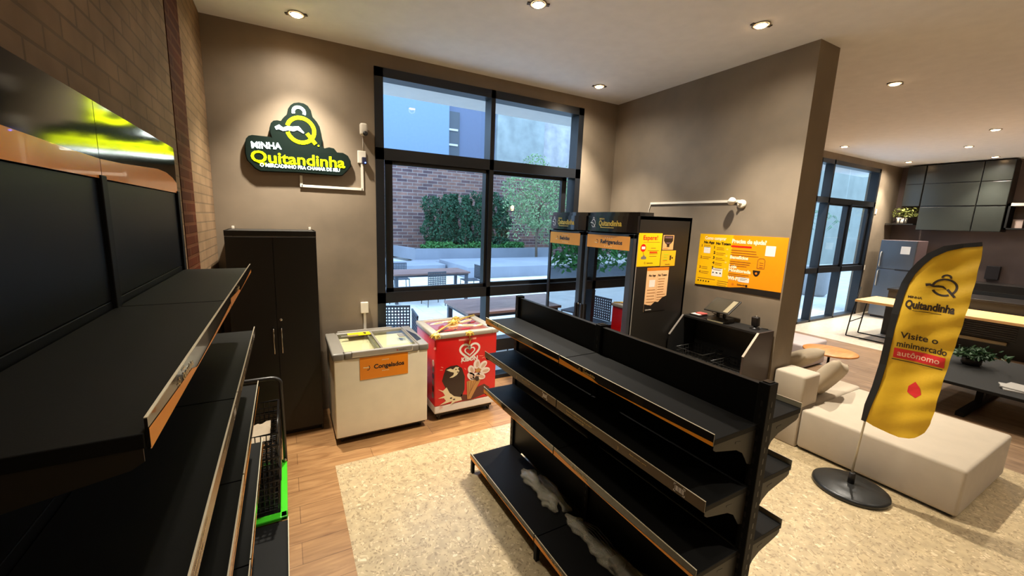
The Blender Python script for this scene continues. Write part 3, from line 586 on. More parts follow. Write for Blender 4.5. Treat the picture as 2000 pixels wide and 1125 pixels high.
# ------------------------------------------------------------------ red ice-cream freezer
def kibon():
    x0, x1, y0, y1 = 1.285, 1.995, 3.615, 4.23
    RED = mat('red_gloss_panel', (216, 20, 22), .28); RIM = mat('taupe_rim', (164, 154, 138), .35)
    t = thing('ice_cream_freezer', 'bright red ice cream chest freezer with a heart logo, beside the white freezer', 'freezer', ((x0 + x1) / 2, 3.9, 0))
    b = MB(); b.box(x0, x1, y0, y1, .17, .90, RED, .012); b.box(x0 + .002, x1 - .002, y0 + .002, y1 - .002, .085, .172, WPRINT, .01); b.build('body', t)
    s = MB(); s.box(x0 + .03, x1 - .03, y0 + .03, y1 - .03, .05, .09, BLACKP); s.build('base', t)
    casters(t, x0 + .06, x1 - .06, y0 + .06, y1 - .06)
    r = MB()
    for a, c, d, e in ((x0 - .012, x0 + .07, y0 - .012, y1 + .01), (x1 - .07, x1 + .02, y0 - .012, y1 + .01), (x0 + .06, x1 - .06, y0 - .012, y0 + .06), (x0 + .06, x1 - .06, y1 - .05, y1 + .01)): r.box(a, c, d, e, .893, .945, RIM, .015)
    r.build('rim', t)
    g = MB(); g.box(x0 + .06, x1 - .06, y0 + .05, y1 - .04, .925, .931, mat('lid_glass_print', (150, 84, 70), .15, coat=.6)); g.build('glass_lid', t)
    rg = random.Random(3); p = Print((x0 + .07, y0 + .06, .932), (1, 0, 0), (0, 1, 0), step=.0006)
    for k, (cx, cy, rr, an, m_) in enumerate([(.12, .40, .10, .3, CREAM), (.30, .42, .11, -.2, CREAM), (.46, .38, .10, .4, CREAM), (.10, .22, .09, 1.0, mat('berry_print', (120, 40, 34), .4)), (.24, .24, .12, .2, CREAM), (.40, .20, .12, -.3, CREAM), (.52, .16, .08, .3, CREAM), (.12, .08, .11, .1, CHOC), (.32, .08, .10, .1, mat('berry_print', (120, 40, 34), .4)), (.50, .30, .07, .4, CHOC)]):
        p.disc(cx, cy, rr, rr * .32, m_, 1 + k % 4, rot=an); p.disc(cx + .01, cy - .005, rr * .6, rr * .12, CONE if m_ is CREAM else REDP, 6 + k % 3, rot=an)
    p.build('lid_print', t)
    def bow(x, y, z, k, name='bow'):
        m = MB(); bm = bmesh.new(); bmesh.ops.create_icosphere(bm, subdivisions=1, radius=.034 * k)
        for v in bm.verts: v.co *= rg.uniform(.75, 1.25)
        bm.verts.index_update(); m.add([Vector(v.co) + Vector((x, y, z)) for v in bm.verts], [[v.index for v in f.verts] for f in bm.faces], mat('gold_foil', (222, 186, 88), .28, metal=.5, var=.35, vscale=40)); bm.free()
        for q in range(7):
            a = q * .9; m.tube([(x, y, z), (x + .035 * k * math.cos(a), y + .03 * k * math.sin(a), z + .012), (x + .055 * k * math.cos(a), y + .05 * k * math.sin(a), z - .01)], [.012 * k, .011 * k, .003], mat('gold_foil', (222, 186, 88), .28), 5)
        m.build(name, t)
    bow(1.655, y0 - .02, .925, 1.0); bow(x0 + .005, y0 + .0, .93, 1.1); bow(1.62, 3.96, .955, 1.1); bow(1.72, 4.12, .955, .9)
    rb = MB(); rb.tube([(x0 + .0, y0 + .03, .945), (1.45, 3.80, .955), (1.62, 3.96, .96), (1.8, 4.1, .955), (x1, y1 - .02, .95)], .010, mat('gold_foil', (222, 186, 88), .28), 6); rb.tube([(1.655, y0 - .018, .90), (1.668, y0 - .017, .86), (1.658, y0 - .012, .80)], .007, mat('gold_foil', (222, 186, 88), .28), 6); rb.build('ribbon', t)
    W, H = x1 - x0, .82; p = Print((x0, y0 - .0006, .085), (1, 0, 0), (0, 0, 1), step=.0006); S = WPRINT
    p.rect(.26, .765, .46, .785, mat('pink_print', (240, 150, 130), .4), 1); 
    def heart(cx, cy, r, w__, m_, l):
        pts = []
        for k in range(41):
            a = 2 * math.pi * k / 40 + math.pi; q = (16 * math.sin(a) ** 3, 13 * math.cos(a) - 5 * math.cos(2 * a) - 2 * math.cos(3 * a) - math.cos(4 * a)); pts.append((cx + r * q[0] / 16, cy + r * .78 * q[1] / 14))
        p.stroke(pts, w__, m_, l)
    heart(.388, .645, .112, .022, S, 1); heart(.388, .642, .056, .014, S, 2)
    p.text('KIBON', .388, .535, h=.044, w_=.19, m=S, l=2, bold=.05, center=True)
    A0 = len(p.v)
    bar = [(.125, .415), (.145, .475), (.19, .495), (.255, .495), (.305, .455), (.335, .36), (.335, .22), (.31, .15), (.265, .13), (.225, .14), (.145, .27), (.11, .35)]
    p.poly(bar, CHOC, 2)
    p.poly([(.15, .46), (.19, .47), (.215, .455), (.24, .478), (.275, .47), (.265, .45), (.28, .43), (.255, .39), (.215, .37), (.18, .372), (.22, .395), (.225, .42), (.19, .435)], CREAM, 3); p.disc(.245, .45, .008, .006, CHOC, 4); p.disc(.262, .42, .009, .006, CHOC, 4)
    sp = [(.07, .27), (.12, .245), (.155, .275), (.185, .21), (.23, .165), (.30, .14), (.31, .105), (.24, .10), (.19, .08), (.215, .115), (.155, .105), (.085, .095), (.15, .13), (.13, .165), (.075, .17), (.14, .19), (.12, .23)]
    p.poly(sp, CREAM, 4); p.disc(.20, .15, .012, .008, CHOC, 5); p.disc(.23, .13, .012, .007, CHOC, 5)
    p.poly([(.30, .17), (.37, .15), (.44, .21), (.54, .24), (.60, .19), (.56, .13), (.40, .09), (.30, .10)], mat('cocoa_print', (92, 44, 34), .4), 2)
    p.poly([(.355, .30), (.525, .34), (.40, .10), (.365, .105)], CONE, 6)
    for k in range(4): p.stroke([(.37 + k * .035, .30 + k * .01), (.375 + k * .006, .12 + k * .02)], .003, mat('cocoa_print', (92, 44, 34), .4), 7)
    for cx, cy, a in ((.44, .345, .3), (.40, .42, 1.9), (.455, .475, 1.5), (.52, .455, .8), (.545, .39, .1), (.50, .335, -.5), (.40, .35, -.9)): p.disc(cx, cy, .052, .034, mat('vanilla_print', (244, 226, 214), .4), 7, rot=a); p.disc(cx + .006, cy - .004, .034, .016, mat('wafer_shade', (214, 176, 150), .4), 8, rot=a)
    p.disc(.47, .405, .03, .022, CONE, 9); p.disc(.46, .315, .02, .03, CHOC, 9, rot=.4)
    for a, b2, c, d in ((.10, .50, .12, .49), (.09, .47, .115, .465), (.29, .53, .305, .50), (.33, .45, .345, .43), (.48, .56, .52, .555), (.51, .53, .57, .545), (.56, .51, .58, .50), (.08, .09, .11, .08), (.09, .06, .12, .07)): p.stroke([(a, b2), (c, d)], .006, mat('pink_print', (240, 150, 130), .4), 1)
    p.disc(.04, .70, .012, .014, mat('pink_print', (240, 150, 130), .4), 1)
    for i in range(A0, len(p.v)): v = p.v[i]; p.v[i] = (x0 + .33 + (v[0] - x0 - .33) * 1.14, v[1], .085 + .10 + (v[2] - .185) * 1.03)
    p.build('front_artwork', t)
    q = Print((x0 - .0006, y1, .085), (0, -1, 0), (0, 0, 1), step=.0006)
    for k in range(6): q.disc(.57, .55 - k * .07, .03, .034, WPRINT if k == 0 else GREYP if k % 2 else CHOC, 1 + k)
    q.build('side_artwork', t)
kibon()
# ------------------------------------------------------------------ lit shop sign
def sign():
    Y = 4.335; P = lambda a, b: on_y(470 + a / 6.252, 180 + b / 6.25, Y)
    out = [P(*q) for q in ((48, 640), (62, 565), (95, 530), (140, 520), (370, 545), (352, 490), (350, 435), (368, 375), (400, 345), (445, 340), (490, 350), (520, 310), (562, 270), (578, 200), (610, 155), (650, 130), (710, 122), (770, 135), (820, 165), (858, 220), (878, 300), (930, 360), (965, 420), (985, 500), (1000, 600), (1000, 660), (1025, 685), (1080, 672), (1140, 685), (1180, 735), (1250, 740), (1310, 775), (1345, 840), (1352, 900), (1310, 960), (1245, 1020), (1180, 1022), (700, 985), (240, 968), (165, 925), (140, 895), (75, 830), (50, 740))]
    t = thing('shop_sign', 'backlit black shop sign with glowing yellow-green lettering, high on the back wall', 'sign', (0.17, 4.33, 2.45))
    b = MB(); b.prism(out, 'y', Y, WALLY - .001, mat('sign_body', (22, 34, 30), .25, coat=.4), bev=.008); b.build('sign_body', t)
    YG = mat('lime_light', (196, 214, 0), .4, emit=(204, 220, 0), es=4.5); WG = mat('white_light', (230, 240, 235), .4, emit=(232, 244, 240), es=7.0)
    xs = [q[0] for q in out]; p = Print((0, Y - .0015, 0), (1, 0, 0), (0, 0, 1), step=.0012)
    c = P(735, 465); r1 = (P(900, 465)[0] - P(570, 465)[0]) / 2; rz = (P(735, 310)[1] - P(735, 610)[1]) / 2
    p.arc(c[0], c[1], r1, rz, 165, -35, .034, YG, 1); p.arc(c[0], c[1], r1, rz, 195, 315, .034, YG, 1)
    a1, a2 = P(810, 505), P(915, 635); p.stroke([a1, a2], .034, YG, 2); a3 = P(950, 655); p.disc(a3[0], a3[1], .008, .008, YG, 2)
    a = [P(425, 440), P(470, 425), P(520, 455), P(570, 440), P(640, 450), P(700, 440), P(770, 500)]; p.stroke(a, [.026, .04, .028, .036, .04, .036, .01], WG, 3)
    a = P(710, 245); p.arc(a[0], a[1], .048, .045, 200, -20, .026, WG, 1, 12)
    def along(txt, A, B, hgt, m_, bold, l):
        A = P(*A); B = P(*B); L_ = math.hypot(B[0] - A[0], B[1] - A[1]); p.text(txt, A[0], A[1], h=hgt, w_=L_, m=m_, l=l, bold=bold, rot=math.atan2(B[1] - A[1], B[0] - A[0]))
    along('MINHA', (135, 680), (500, 697), .055, WG, .02, 2)
    along('Quitandinha', (130, 845), (1275, 925), .098, YG, .018, 2)
    along('O MERCADINHO PRA CHAMAR DE SEU', (240, 905), (1210, 972), .030, WG, .008, 3)
    p.build('lettering', t)
sign()
def wall_camera(name, x, z, label):
    t = thing(name, label, 'camera', (x, WALLY, z))
    MB().lathe([(.026, -.02), (.03, 0)], (x, WALLY, z - .0), WHITE, 16, axis='y').build('wall_mount', t)
    m = MB(); m.box(x - .036, x + .036, WALLY - .085, WALLY - .018, z - .055, z + .065, WHITE, .02); m.build('body', t)
    e = MB(); e.lathe([(.0, -.012), (.014, -.010), (.024, -.004), (.024, .008)], (x + .012, WALLY - .086, z - .038), BLACKP, 16, axis='y'); e.build('lens', t)
wall_camera('security_camera', .757, 2.965, 'white indoor camera with black lens high on the wall left of the window')
def cable(name, pts, r, m_, label, cat='cable'):
    m = MB(); m.tube(pts, r, m_, 6); o = m.build(name, base=pts[0]); return tag(o, label, cat)
t = thing('power_outlet', 'white wall outlet with a dark blue-lit plug in it, below the camera', 'outlet', (.742, WALLY, 2.70))
MB().box(.700, .784, WALLY - .018, WALLY, 2.64, 2.765, WHITE, .005).build('plate', t); MB().box(.738, .782, WALLY - .055, WALLY - .018, 2.63, 2.70, mat('dark_plug', (40, 40, 60), .4), .006).build('plug', t)
MB().lathe([(.006, -.004), (.006, 0)], (.768, WALLY - .055, 2.645), mat('blue_led', (60, 80, 255), .4, emit=(60, 90, 255), es=12), 10, axis='y').build('indicator_light', t)
cable('camera_cord', [(.757, WALLY - .004, 2.915), (.757, WALLY - .006, 2.76)], .003, WHITE, 'thin white cord between the wall camera and its outlet')
def duct(name, segs, label):
    m = MB()
    for a in segs: m.box(*a, WHITE, .002)
    b = segs[0]; return tag(m.build(name, base=((b[0] + b[1]) / 2, (b[2] + b[3]) / 2, b[4])), label, 'cable duct')
duct('cable_duct', [(.165, .745, WALLY - .014, WALLY, 2.363, 2.388), (.153, .177, WALLY - .014, WALLY, 2.363, 2.475), (.731, .755, WALLY - .014, WALLY, 2.363, 2.64)], 'white U-shaped cable duct under the glowing shop sign')
t = thing('power_outlet', 'white outlet box on the wall behind the white freezer', 'outlet', (.735, WALLY, 1.1)); MB().box(.695, .775, WALLY - .035, WALLY, 1.05, 1.17, WHITE, .006).build('plate', t); MB().box(.722, .750, WALLY - .015, WALLY, .3, 1.05, WHITE, .002).build('duct', t)
# ------------------------------------------------------------------ glass-door fridges
FG = glass('fridge_glass', (.30, .34, .36), .42, .015)
def fridge(y0, y1, label, word, wordw, handle_side):
    xf, xb = 3.13, 3.99; D = mat('charcoal_fridge', (52, 54, 58), .35)
    t = thing('display_fridge', label, 'fridge', ((xf + xb) / 2, (y0 + y1) / 2, 0), 'glass-door display fridges')
    b = MB()
    b.box(xf + .06, xb, y0, y0 + .03, .04, 2.19, BLKM, .003); b.box(xf + .06, xb, y1 - .03, y1, .04, 2.19, BLKM, .003); b.box(xb - .03, xb, y0, y1, .04, 2.19, BLKM); b.box(xf + .06, xb, y0, y1, 2.15, 2.19, BLKM, .003); b.box(xf + .06, xb, y0, y1, .04, .30, BLKM, .003); b.box(xf + .1, xb, y0 + .02, y1 - .02, 2.0, 2.03, BLKM); b.build('body', t)
    e = MB(); e.box(xf + .052, xf + .06, y0 - .001, y0 + .005, .30, 2.0, ALU); e.build('edge_trim', t)
    m = MB(); 
    for yy in (y0 + .05, y1 - .05):
        for xx in (xf + .12, xb - .08): m.lathe([(.022, 0), (.022, .01), (.012, .012), (.012, .045)], (xx, yy, 0), GREY, 12)
    m.build('feet', t)
    # header: curved fascia with a rounded cap
    n = 14; pts = []
    for k in range(n + 1): a = k / n; pts.append((xf + .03 - 0.085 * math.sin(math.pi * a), y0 + .005 + (y1 - y0 - .01) * a))
    pr = pts + [(xf + .25, y1 - .005), (xf + .25, y0 + .005)]
    h = MB(); h.prism(pr, 'z', 2.015, 2.185, mat('header_black', (18, 18, 20), .25, coat=.6)); h.prism([(x + (.02 if x < xf + .2 else 0), y) for x, y in pr], 'z', 2.185, 2.225, mat('header_black', (18, 18, 20), .25)); ho = h.build('header', t)
    W = y1 - y0; warp = lambda a, b_: 0.085 * math.sin(math.pi * min(1, max(0, a / W))) 
    p = Print((xf + .03, y1, 2.02), (0, -1, 0), (0, 0, 1), step=.0012, warp=warp)
    p.text('Quitandinha', W * .36, .058, h=.055, w_=W * .42, m=mat('gold_sign_print', (214, 180, 70), .4), l=2, bold=.03); p.text('MINHA', W * .37, .122, h=.018, m=mat('gold_sign_print', (214, 180, 70), .4), l=2); p.rect(W * .4, .035, W * .66, .041, mat('gold_sign_print', (214, 180, 70), .4), 2)
    q_logo(p, W * .20, .082, .042, WPRINT, WPRINT, 2, .008)
    q = p.build('lettering', None); q.parent = ho
    for v in q.data.vertices: v.co -= Vector(OFF[ho.name])
    # door
    d = MB(); a, c = y0 + .012, y1 - .012
    d.box(xf, xf + .045, a, a + .07, .31, 2.0, D, .004); d.box(xf, xf + .045, c - .045, c, .31, 2.0, D, .004); d.box(xf, xf + .045, a, c, 1.955, 2.0, D, .004); d.box(xf, xf + .045, a, c, .31, .38, D, .004); do = d.build('door', t)
    g = MB(); g.box(xf + .012, xf + .017, a + .065, c - .04, .37, 1.96, FG); g.build('glass_pane', do)
    hy = (c - .02) if handle_side > 0 else (a + .025)
    k = MB(); k.box(xf - .03, xf, hy - .018, hy + .018, .82, 1.14, BLACKP, .008); k.build('handle', do); k = MB(); k.lathe([(.010, -.008), (.010, 0)], (xf - .003, hy + .03 * handle_side, 1.13), CHROME, 12, axis='x'); k.build('lock', do)
    p = Print((xf - .0002, c - .03, 1.83), (0, -1, 0), (0, 0, 1), step=.0008); L = c - a - .075
    p.rect(0, 0, L, .145, mat('orange_door_label', (236, 156, 52), .35), 1); p.text(word, L * .34, .055, h=.042, w_=L * wordw, m=BLACKP, l=2, bold=.04); p.arc(L * .25, .07, .018, .022, 120, -60, .006, BLACKP, 2, 8); p.stroke([(L * .20, .06), (L * .27, .055)], .006, CREAM, 2)
    for s in range(4): p.rect(L * (.44 + .05 * s), .115, L * (.46 + .05 * s), .122, CREAM, 2); p.rect(L * (.44 + .05 * s), .022, L * (.46 + .05 * s), .029, CREAM, 2)
    q = p.build('label_sticker', do)
    # inside: wire shelves
    for z in (.62, .95, 1.28, 1.6):
        m = MB(); m.tube([(xf + .1, y0 + .04, z), (xf + .1, y1 - .04, z), (xb - .06, y1 - .04, z), (xb - .06, y0 + .04, z)], .004, GREYP, 5, closed=True)
        for s in range(9): y = y0 + .07 + (y1 - y0 - .14) * s / 8; m.tube([(xf + .1, y, z), (xb - .06, y, z)], .0022, GREYP, 4)
        m.build('wire_shelf', t)
    return t
FY = 2.86
fridge(FY, 3.605, 'taller nearer glass-door fridge with an orange label reading Refrigerados', 'Refrigerados', .50, 1)
fridge(3.635, 4.33, 'farther glass-door fridge by the window with an orange label reading Bebidas', 'Bebidas', .33, -1)
# notices on the black fridge side (plane y = FY)
def notice(name, x0, x1, z0, z1, m, label, fn, th=.0015):
    b = MB(); b.box(x0, x1, FY - th - .0002, FY - .0002, z0, z1, m); o = b.build(name, base=((x0 + x1) / 2, FY, z0))
    tag(o, label, 'notice'); p = Print((x0, FY - th - .0002, z0), (1, 0, 0), (0, 0, 1), step=.0006); fn(p, x1 - x0, z1 - z0); q = p.build('printing', o); return o
def at(u, v): return on_y(u, v, FY)
OI = mat('orange_ink', (214, 120, 20), .4); BR = mat('brown_ink', (140, 84, 30), .4)
def n1(p, W, H):
    p.text('Espere!', W * .5, H * .80, h=.045, w_=W * .62, m=REDP, l=1, bold=.02, center=True); p.rect(W * .2, H * .725, W * .92, H * .735, BR, 1)
    p.disc(W * .22, H * .56, .040, .040, REDP, 1); p.rect(W * .15, H * .52, W * .30, H * .60, WPRINT, 2); p.stroke([(W * .22, H * .44), (W * .27, H * .33)], .006, BR, 1); p.rect(W * .16, H * .22, W * .38, H * .30, GREYP, 1, .01); p.disc(W * .27, H * .31, .014, .012, GREYP, 2)
    for k, (a, b) in enumerate(((.55, .76), (.42, .9), (.5, .86), (.5, .82))): p.rect(W * a, H * (.54 - k * .075 - (.02 if k > 1 else 0)), W * b, H * (.555 - k * .075 - (.02 if k > 1 else 0)), BR, 1)
    p.rect(W * .50, H * .405, W * .84, H * .445, REDP, 1, .004); p.text('Quitandinha', W * .42, H * .08, h=.013, m=BLACKP, l=1); q_logo(p, W * .34, H * .10, .009, BLACKP, BLACKP, 1)
x0, z1 = at(1248.5, 455); x1 = at(1294, 457)[0]; z0 = at(1243, 521)[1]
notice('wall_notice', x0, x1, z0, z1, YEL, 'largest yellow notice on the black fridge side, reading Espere in red', n1)
def n2(p, W, H):
    p.poly([(W * .08, H * .96), (W * .92, H * .96), (W * .92, H * .60), (W * .75, H * .42), (W * .5, H * .30), (W * .25, H * .42), (W * .08, H * .62)], BLACKP, 1); p.rect(W * .15, H * .78, W * .85, H * .90, mat('violet_ink', (112, 84, 90), .4), 2); p.rect(W * .38, H * .20, W * .62, H * .42, BLACKP, 3, .004); p.rect(W * .3, H * .42, W * .7, H * .5, mat('violet_ink', (112, 84, 90), .4), 3); p.rect(W * .08, H * .06, W * .5, H * .10, OI, 1)
xa = at(1296, 459)[0]; xb_ = at(1317, 459)[0]
notice('wall_notice', xa, xb_, at(1295, 488)[1], at(1296, 459)[1], mat('peach_notice', (226, 170, 110), .4), 'small peach notice with a black emblem, top right on the fridge side', n2)
def n3(p, W, H):
    p.lines(W * .16, H * .78, W * .36, 3, H * .16, mat('lime_ink', (178, 196, 40), .4), .010); p.text('é grátis', W * .14, H * .34, h=.016, m=OI, l=1, bold=.03); p.rect(W * .60, H * .38, W * .70, H * .68, BLACKP, 1); p.disc(W * .78, H * .52, .012, .010, BLACKP, 1); p.text('Quitandinha', W * .32, H * .08, h=.011, m=BLACKP, l=1)
notice('wall_notice', at(1292, 490)[0], at(1320, 490)[0], at(1290, 520)[1], at(1293, 489.5)[1], mat('mustard_notice', (238, 180, 30), .4), 'small mustard notice below the peach one on the fridge side', n3)
def n4(p, W, H):
    p.rect(0, H * .93, W, H, OI, 1); p.text('No App', W * .10, H * .80, h=.022, m=BLACKP, l=1, bold=.05); p.text('No Totem', W * .52, H * .80, h=.022, m=BLACKP, l=1, bold=.05)
    p.lines(W * .08, H * .50, W * .38, 6, H * .07, BR, .004, seed=4); p.lines(W * .54, H * .74, W * .38, 9, H * .06, BR, .004, seed=5); p.rect(W * .49, H * .1, W * .495, H * .86, BR, 1)
    p.rect(W * .14, H * .56, W * .40, H * .72, WPRINT, 1)
    p.poly([(0, 0), (W, 0), (W, H * .34), (W * .80, H * .30), (W * .62, H * .20), (W * .48, H * .22), (W * .30, H * .13), (0, H * .18)], BLACKP, 3)
    p.text('Quitandinha', W * .06, H * .03, h=.013, m=WPRINT, l=4)
xa, za = at(1266, 523); xb_ = at(1308, 523)[0]; zb = at(1260, 609)[1]
notice('wall_notice', xa - .012, xb_ - .012, zb, za, mat('salmon_notice', (240, 192, 140), .4), 'salmon instruction sheet with a black wavy foot, lowest on the fridge side', n4)
# ------------------------------------------------------------------ instruction poster on the partition (plane x = PARTX)
py1, pz1 = on_x(1368, 457, PARTX); py0, _ = on_x(1527, 540, PARTX); pz0 = 1.425; py1 = 2.913; py0 = 2.008; pz1 = 2.02
W, H = py1 - py0, pz1 - pz0; PO = mat('poster_orange', (244, 150, 8), .4)
b = MB(); b.box(PARTX - .003, PARTX - .0003, py0, py1, pz0, pz1, PO); po = b.build('instruction_poster', base=(PARTX, (py0 + py1) / 2, pz0)); tag(po, 'wide yellow-orange instruction poster on the grey partition beside the fridges', 'poster')
p = Print((PARTX - .003, py1, pz0), (0, -1, 0), (0, 0, 1), step=.0006)
PY = mat('poster_yellow', (246, 186, 8), .4); p.rect(0, 0, W * .42, H, PY, 1); WP = mat('poster_white', (255, 236, 196), .4)
p.poly([(0, 0), (W, 0), (W, H * .11), (W * .6, H * .10), (W * .45, H * .06), (0, H * .02)], BLACKP, 2)
p.text('Como comprar', W * .07, H * .90, h=.034, w_=W * .27, m=WP, l=2, bold=.04); p.text('No App', W * .06, H * .825, h=.026, m=BLACKP, l=2, bold=.06); p.text('No Totem', W * .22, H * .815, h=.026, m=BLACKP, l=2, bold=.06)
for k in range(4):
    z = (.79, .57, .38, .29)[k]; p.text(str(k + 1), W * .035, H * z - .02, h=.026, m=BR, l=2, bold=.05); p.lines(W * .065, H * z, W * .11, 2, .018, BR, .005, seed=k)
for k in range(5): z = .76 - k * .095; p.text(str(k + 1), W * .20, H * z - .014, h=.028, m=BLACKP, l=2, bold=.05); p.lines(W * .235, H * z, W * .12, 2, .018, BR, .005, seed=20 + k)
p.rect(W * .07, H * .64, W * .155, H * .76, WPRINT, 2, .004); p.rect(W * .205, H * .225, W * .34, H * .38, WPRINT, 2, .008); p.disc(W * .225, H * .29, .008, .008, BLACKP, 3); p.disc(W * .27, H * .29, .012, .006, BLACKP, 3); p.disc(W * .315, H * .29, .008, .008, BLACKP, 3); p.lines(W * .22, H * .35, W * .09, 1, .01, BR, .005, l=3)
for k in range(4): p.disc(W * (.365), H * (.74 - k * .12), .012, .010, mat('light_amber', (252, 204, 90), .4), 2)
p.text('Precisa de ajuda?', W * .41, H * .865, h=.040, w_=W * .38, m=WP, l=2, bold=.05); p.rect(W * .405, H * .79, W * .64, H * .82, REDP, 2); p.lines(W * .41, H * .74, W * .33, 3, .025, BR, .006, seed=9)
p.rect(W * .79, H * .68, W * .89, H * .85, WPRINT, 2, .004); p.text('Benefícios', W * .41, H * .585, h=.032, m=WP, l=2, bold=.05); p.lines(W * .41, H * .54, W * .28, 3, .022, BR, .006, seed=11)
p.stroke([(W * .725, H * .46), (W * .725, H * .60), (W * .745, H * .63), (W * .785, H * .63), (W * .80, H * .60), (W * .80, H * .46), (W * .725, H * .46)], .006, BR, 2); p.lines(W * .745, H * .56, W * .04, 3, .022, BR, .005, ragged=0)
p.text('Loja', W * .41, H * .42, h=.034, m=WP, l=2, bold=.05); p.text('Monitorada', W * .41, H * .35, h=.034, m=WP, l=2, bold=.05); p.poly([(W * .685, H * .42), (W * .765, H * .42), (W * .76, H * .37), (W * .745, H * .33), (W * .725, H * .315), (W * .705, H * .33), (W * .69, H * .37)], BLACKP, 2); p.disc(W * .725, H * .37, .012, .012, OI, 3); p.lines(W * .41, H * .315, W * .26, 2, .018, BR, .005, seed=13)
p.text('WI-FI', W * .41, H * .205, h=.034, m=WP, l=2, bold=.07); p.rect(W * .54, H * .185, W * .66, H * .27, WPRINT, 2, .006); p.lines(W * .56, H * .25, W * .08, 2, .014, GREYP, .004, l=3)
p.lines(W * .03, H * .16, W * .23, 1, .02, BR, .006, ragged=0); 
for k in range(5): p.disc(W * (.04 + .035 * k), H * .105, .008, .008, BLACKP, 2)
p.lines(W * .29, H * .15, W * .16, 3, .022, BR, .006, seed=17); p.disc(W * .48, H * .13, .013, .013, OI, 2); p.text('Quitandinha', W * .53, H * .125, h=.014, m=BLACKP, l=3, bold=.04); p.rect(W * .63, H * .11, W * .65, H * .15, BLACKP, 3)
q = p.build('printing', po)
# wall camera and duct on the partition
t = thing('security_camera', 'white camera on the grey partition at the end of the thin duct', 'camera', (PARTX, 2.505, 2.35))
MB().lathe([(.045, 0), (.045, -.014), (.03, -.022)], (PARTX, 2.49, 2.345), WHITE, 22, axis='x').build('wall_mount', t)
mm = MB(); mm.tube([(PARTX - .02, 2.49, 2.345), (PARTX - .05, 2.50, 2.36)], .012, WHITE, 8); mm.build('arm', t)
mm = MB(); mm.lathe([(.0, .036), (.022, .034), (.034, .02), (.036, -.02), (.026, -.036), (.0, -.037)], (0, 0, 0), WHITE, 20, mtx=Matrix.Translation((PARTX - .085, 2.55, 2.372)) @ Matrix.Rotation(.9, 4, 'X') @ Matrix.Rotation(-.5, 4, 'Y')); mm.build('body', t)
mm = MB(); mm.lathe([(.024, -.041), (.026, -.036)], (0, 0, 0), BLACKP, 18, mtx=Matrix.Translation((PARTX - .085, 2.55, 2.372)) @ Matrix.Rotation(.9, 4, 'X') @ Matrix.Rotation(-.5, 4, 'Y')); mm.build('lens', t)
duct('cable_duct', [(PARTX - .016, PARTX, 2.52, 3.655, 2.362, 2.388)], 'long thin horizontal white duct on the grey partition above the fridges')
cable('camera_cord', [(PARTX - .006, 3.655, 2.375), (PARTX - .006, 3.675, 2.3), (PARTX - .006, 3.68, 2.1)], .004, WHITE, 'thin white cord hanging from the left end of the partition duct')
# ------------------------------------------------------------------ checkout stand
def kiosk():
    y0, y1, xb = 2.01, 2.835, 4.225; KM = mat('kiosk_laminate', (66, 54, 50), .45); KD = mat('kiosk_dark', (18, 17, 16), .5)
    t = thing('checkout_stand', 'black self-checkout stand with sloping open front, against the grey partition', 'checkout stand', (4.0, 2.42, 0))
    prof = [(xb, 0.0), (xb, 1.108), (3.97, 1.108), (3.765, .90), (3.765, 0.0)]
    for a, b_, m_ in ((y0, y0 + .018, KM), (y1 - .018, y1, KD)):
        s = MB(); s.prism(prof, 'y', a, b_, m_); so = s.build('side_panel', t)
        e = MB(); e.prism([(3.972, 1.110), (3.966, 1.112), (3.760, .903), (3.765, .898)], 'y', a - .001, b_ + .001, mat('pale_edge', (176, 160, 140), .5) if m_ is KM else GREYP); e.build('edge_band', so)
    b = MB(); b.box(3.97, xb, y0 + .018, y1 - .018, 1.088, 1.108, KD); b.build('top', t)
    b = MB(); b.box(xb - .018, xb, y0 + .018, y1 - .018, .0, 1.088, KD); b.build('back_panel', t)
    b = MB(); b.box(3.775, xb - .02, y0 + .018, y1 - .018, .62, .64, KD); b.build('shelf', t)
    b = MB(); b.box(3.765, 3.783, y0 + .018, y1 - .018, .0, .72, KD); b.build('front_panel', t)
    return t
kiosk()
def wire_basket(name, cx, cy, z, w_, d, h, label, m, grp=None, nz=3):
    t = thing(name, label, 'basket', (cx, cy, z), grp)
    r = MB(); r.tube([(cx - w_ / 2, cy - d / 2, z + h), (cx + w_ / 2, cy - d / 2, z + h), (cx + w_ / 2, cy + d / 2, z + h), (cx - w_ / 2, cy + d / 2, z + h)], .005, m, 6, closed=True); r.build('rim', t)
    g = MB(); k = .92
    for i in range(nz):
        q = i / nz; ww, dd = w_ / 2 * (k + (1 - k) * q), d / 2 * (k + (1 - k) * q); g.tube([(cx - ww, cy - dd, z + .003 + h * q), (cx + ww, cy - dd, z + .003 + h * q), (cx + ww, cy + dd, z + .003 + h * q), (cx - ww, cy + dd, z + .003 + h * q)], .003, m, 5, closed=True)
    for i in range(9):
        x = (-.5 + i / 8) * w_; g.tube([(cx + x, cy - d / 2, z + h), (cx + x * k, cy - d / 2 * k, z + .003), (cx + x * k, cy + d / 2 * k, z + .003), (cx + x, cy + d / 2, z + h)], .0022, m, 4)
        y = (-.5 + i / 8) * d; g.tube([(cx - w_ / 2, cy + y, z + h), (cx - w_ / 2 * k, cy + y * k, z + .003), (cx + w_ / 2 * k, cy + y * k, z + .003), (cx + w_ / 2, cy + y, z + h)], .0022, m, 4)
    g.build('wire_grid', t); return t
DKW = mat('dark_wire', (46, 44, 40), .4)
wire_basket('wire_basket', 3.98, 2.60, .641, .34, .32, .13, 'dark wire basket inside the checkout stand, at its fridge end', DKW, 'wire baskets in the checkout stand')
wire_basket('wire_basket', 3.98, 2.20, .641, .34, .30, .10, 'dark wire basket inside the checkout stand, at its near end', DKW, 'wire baskets in the checkout stand')
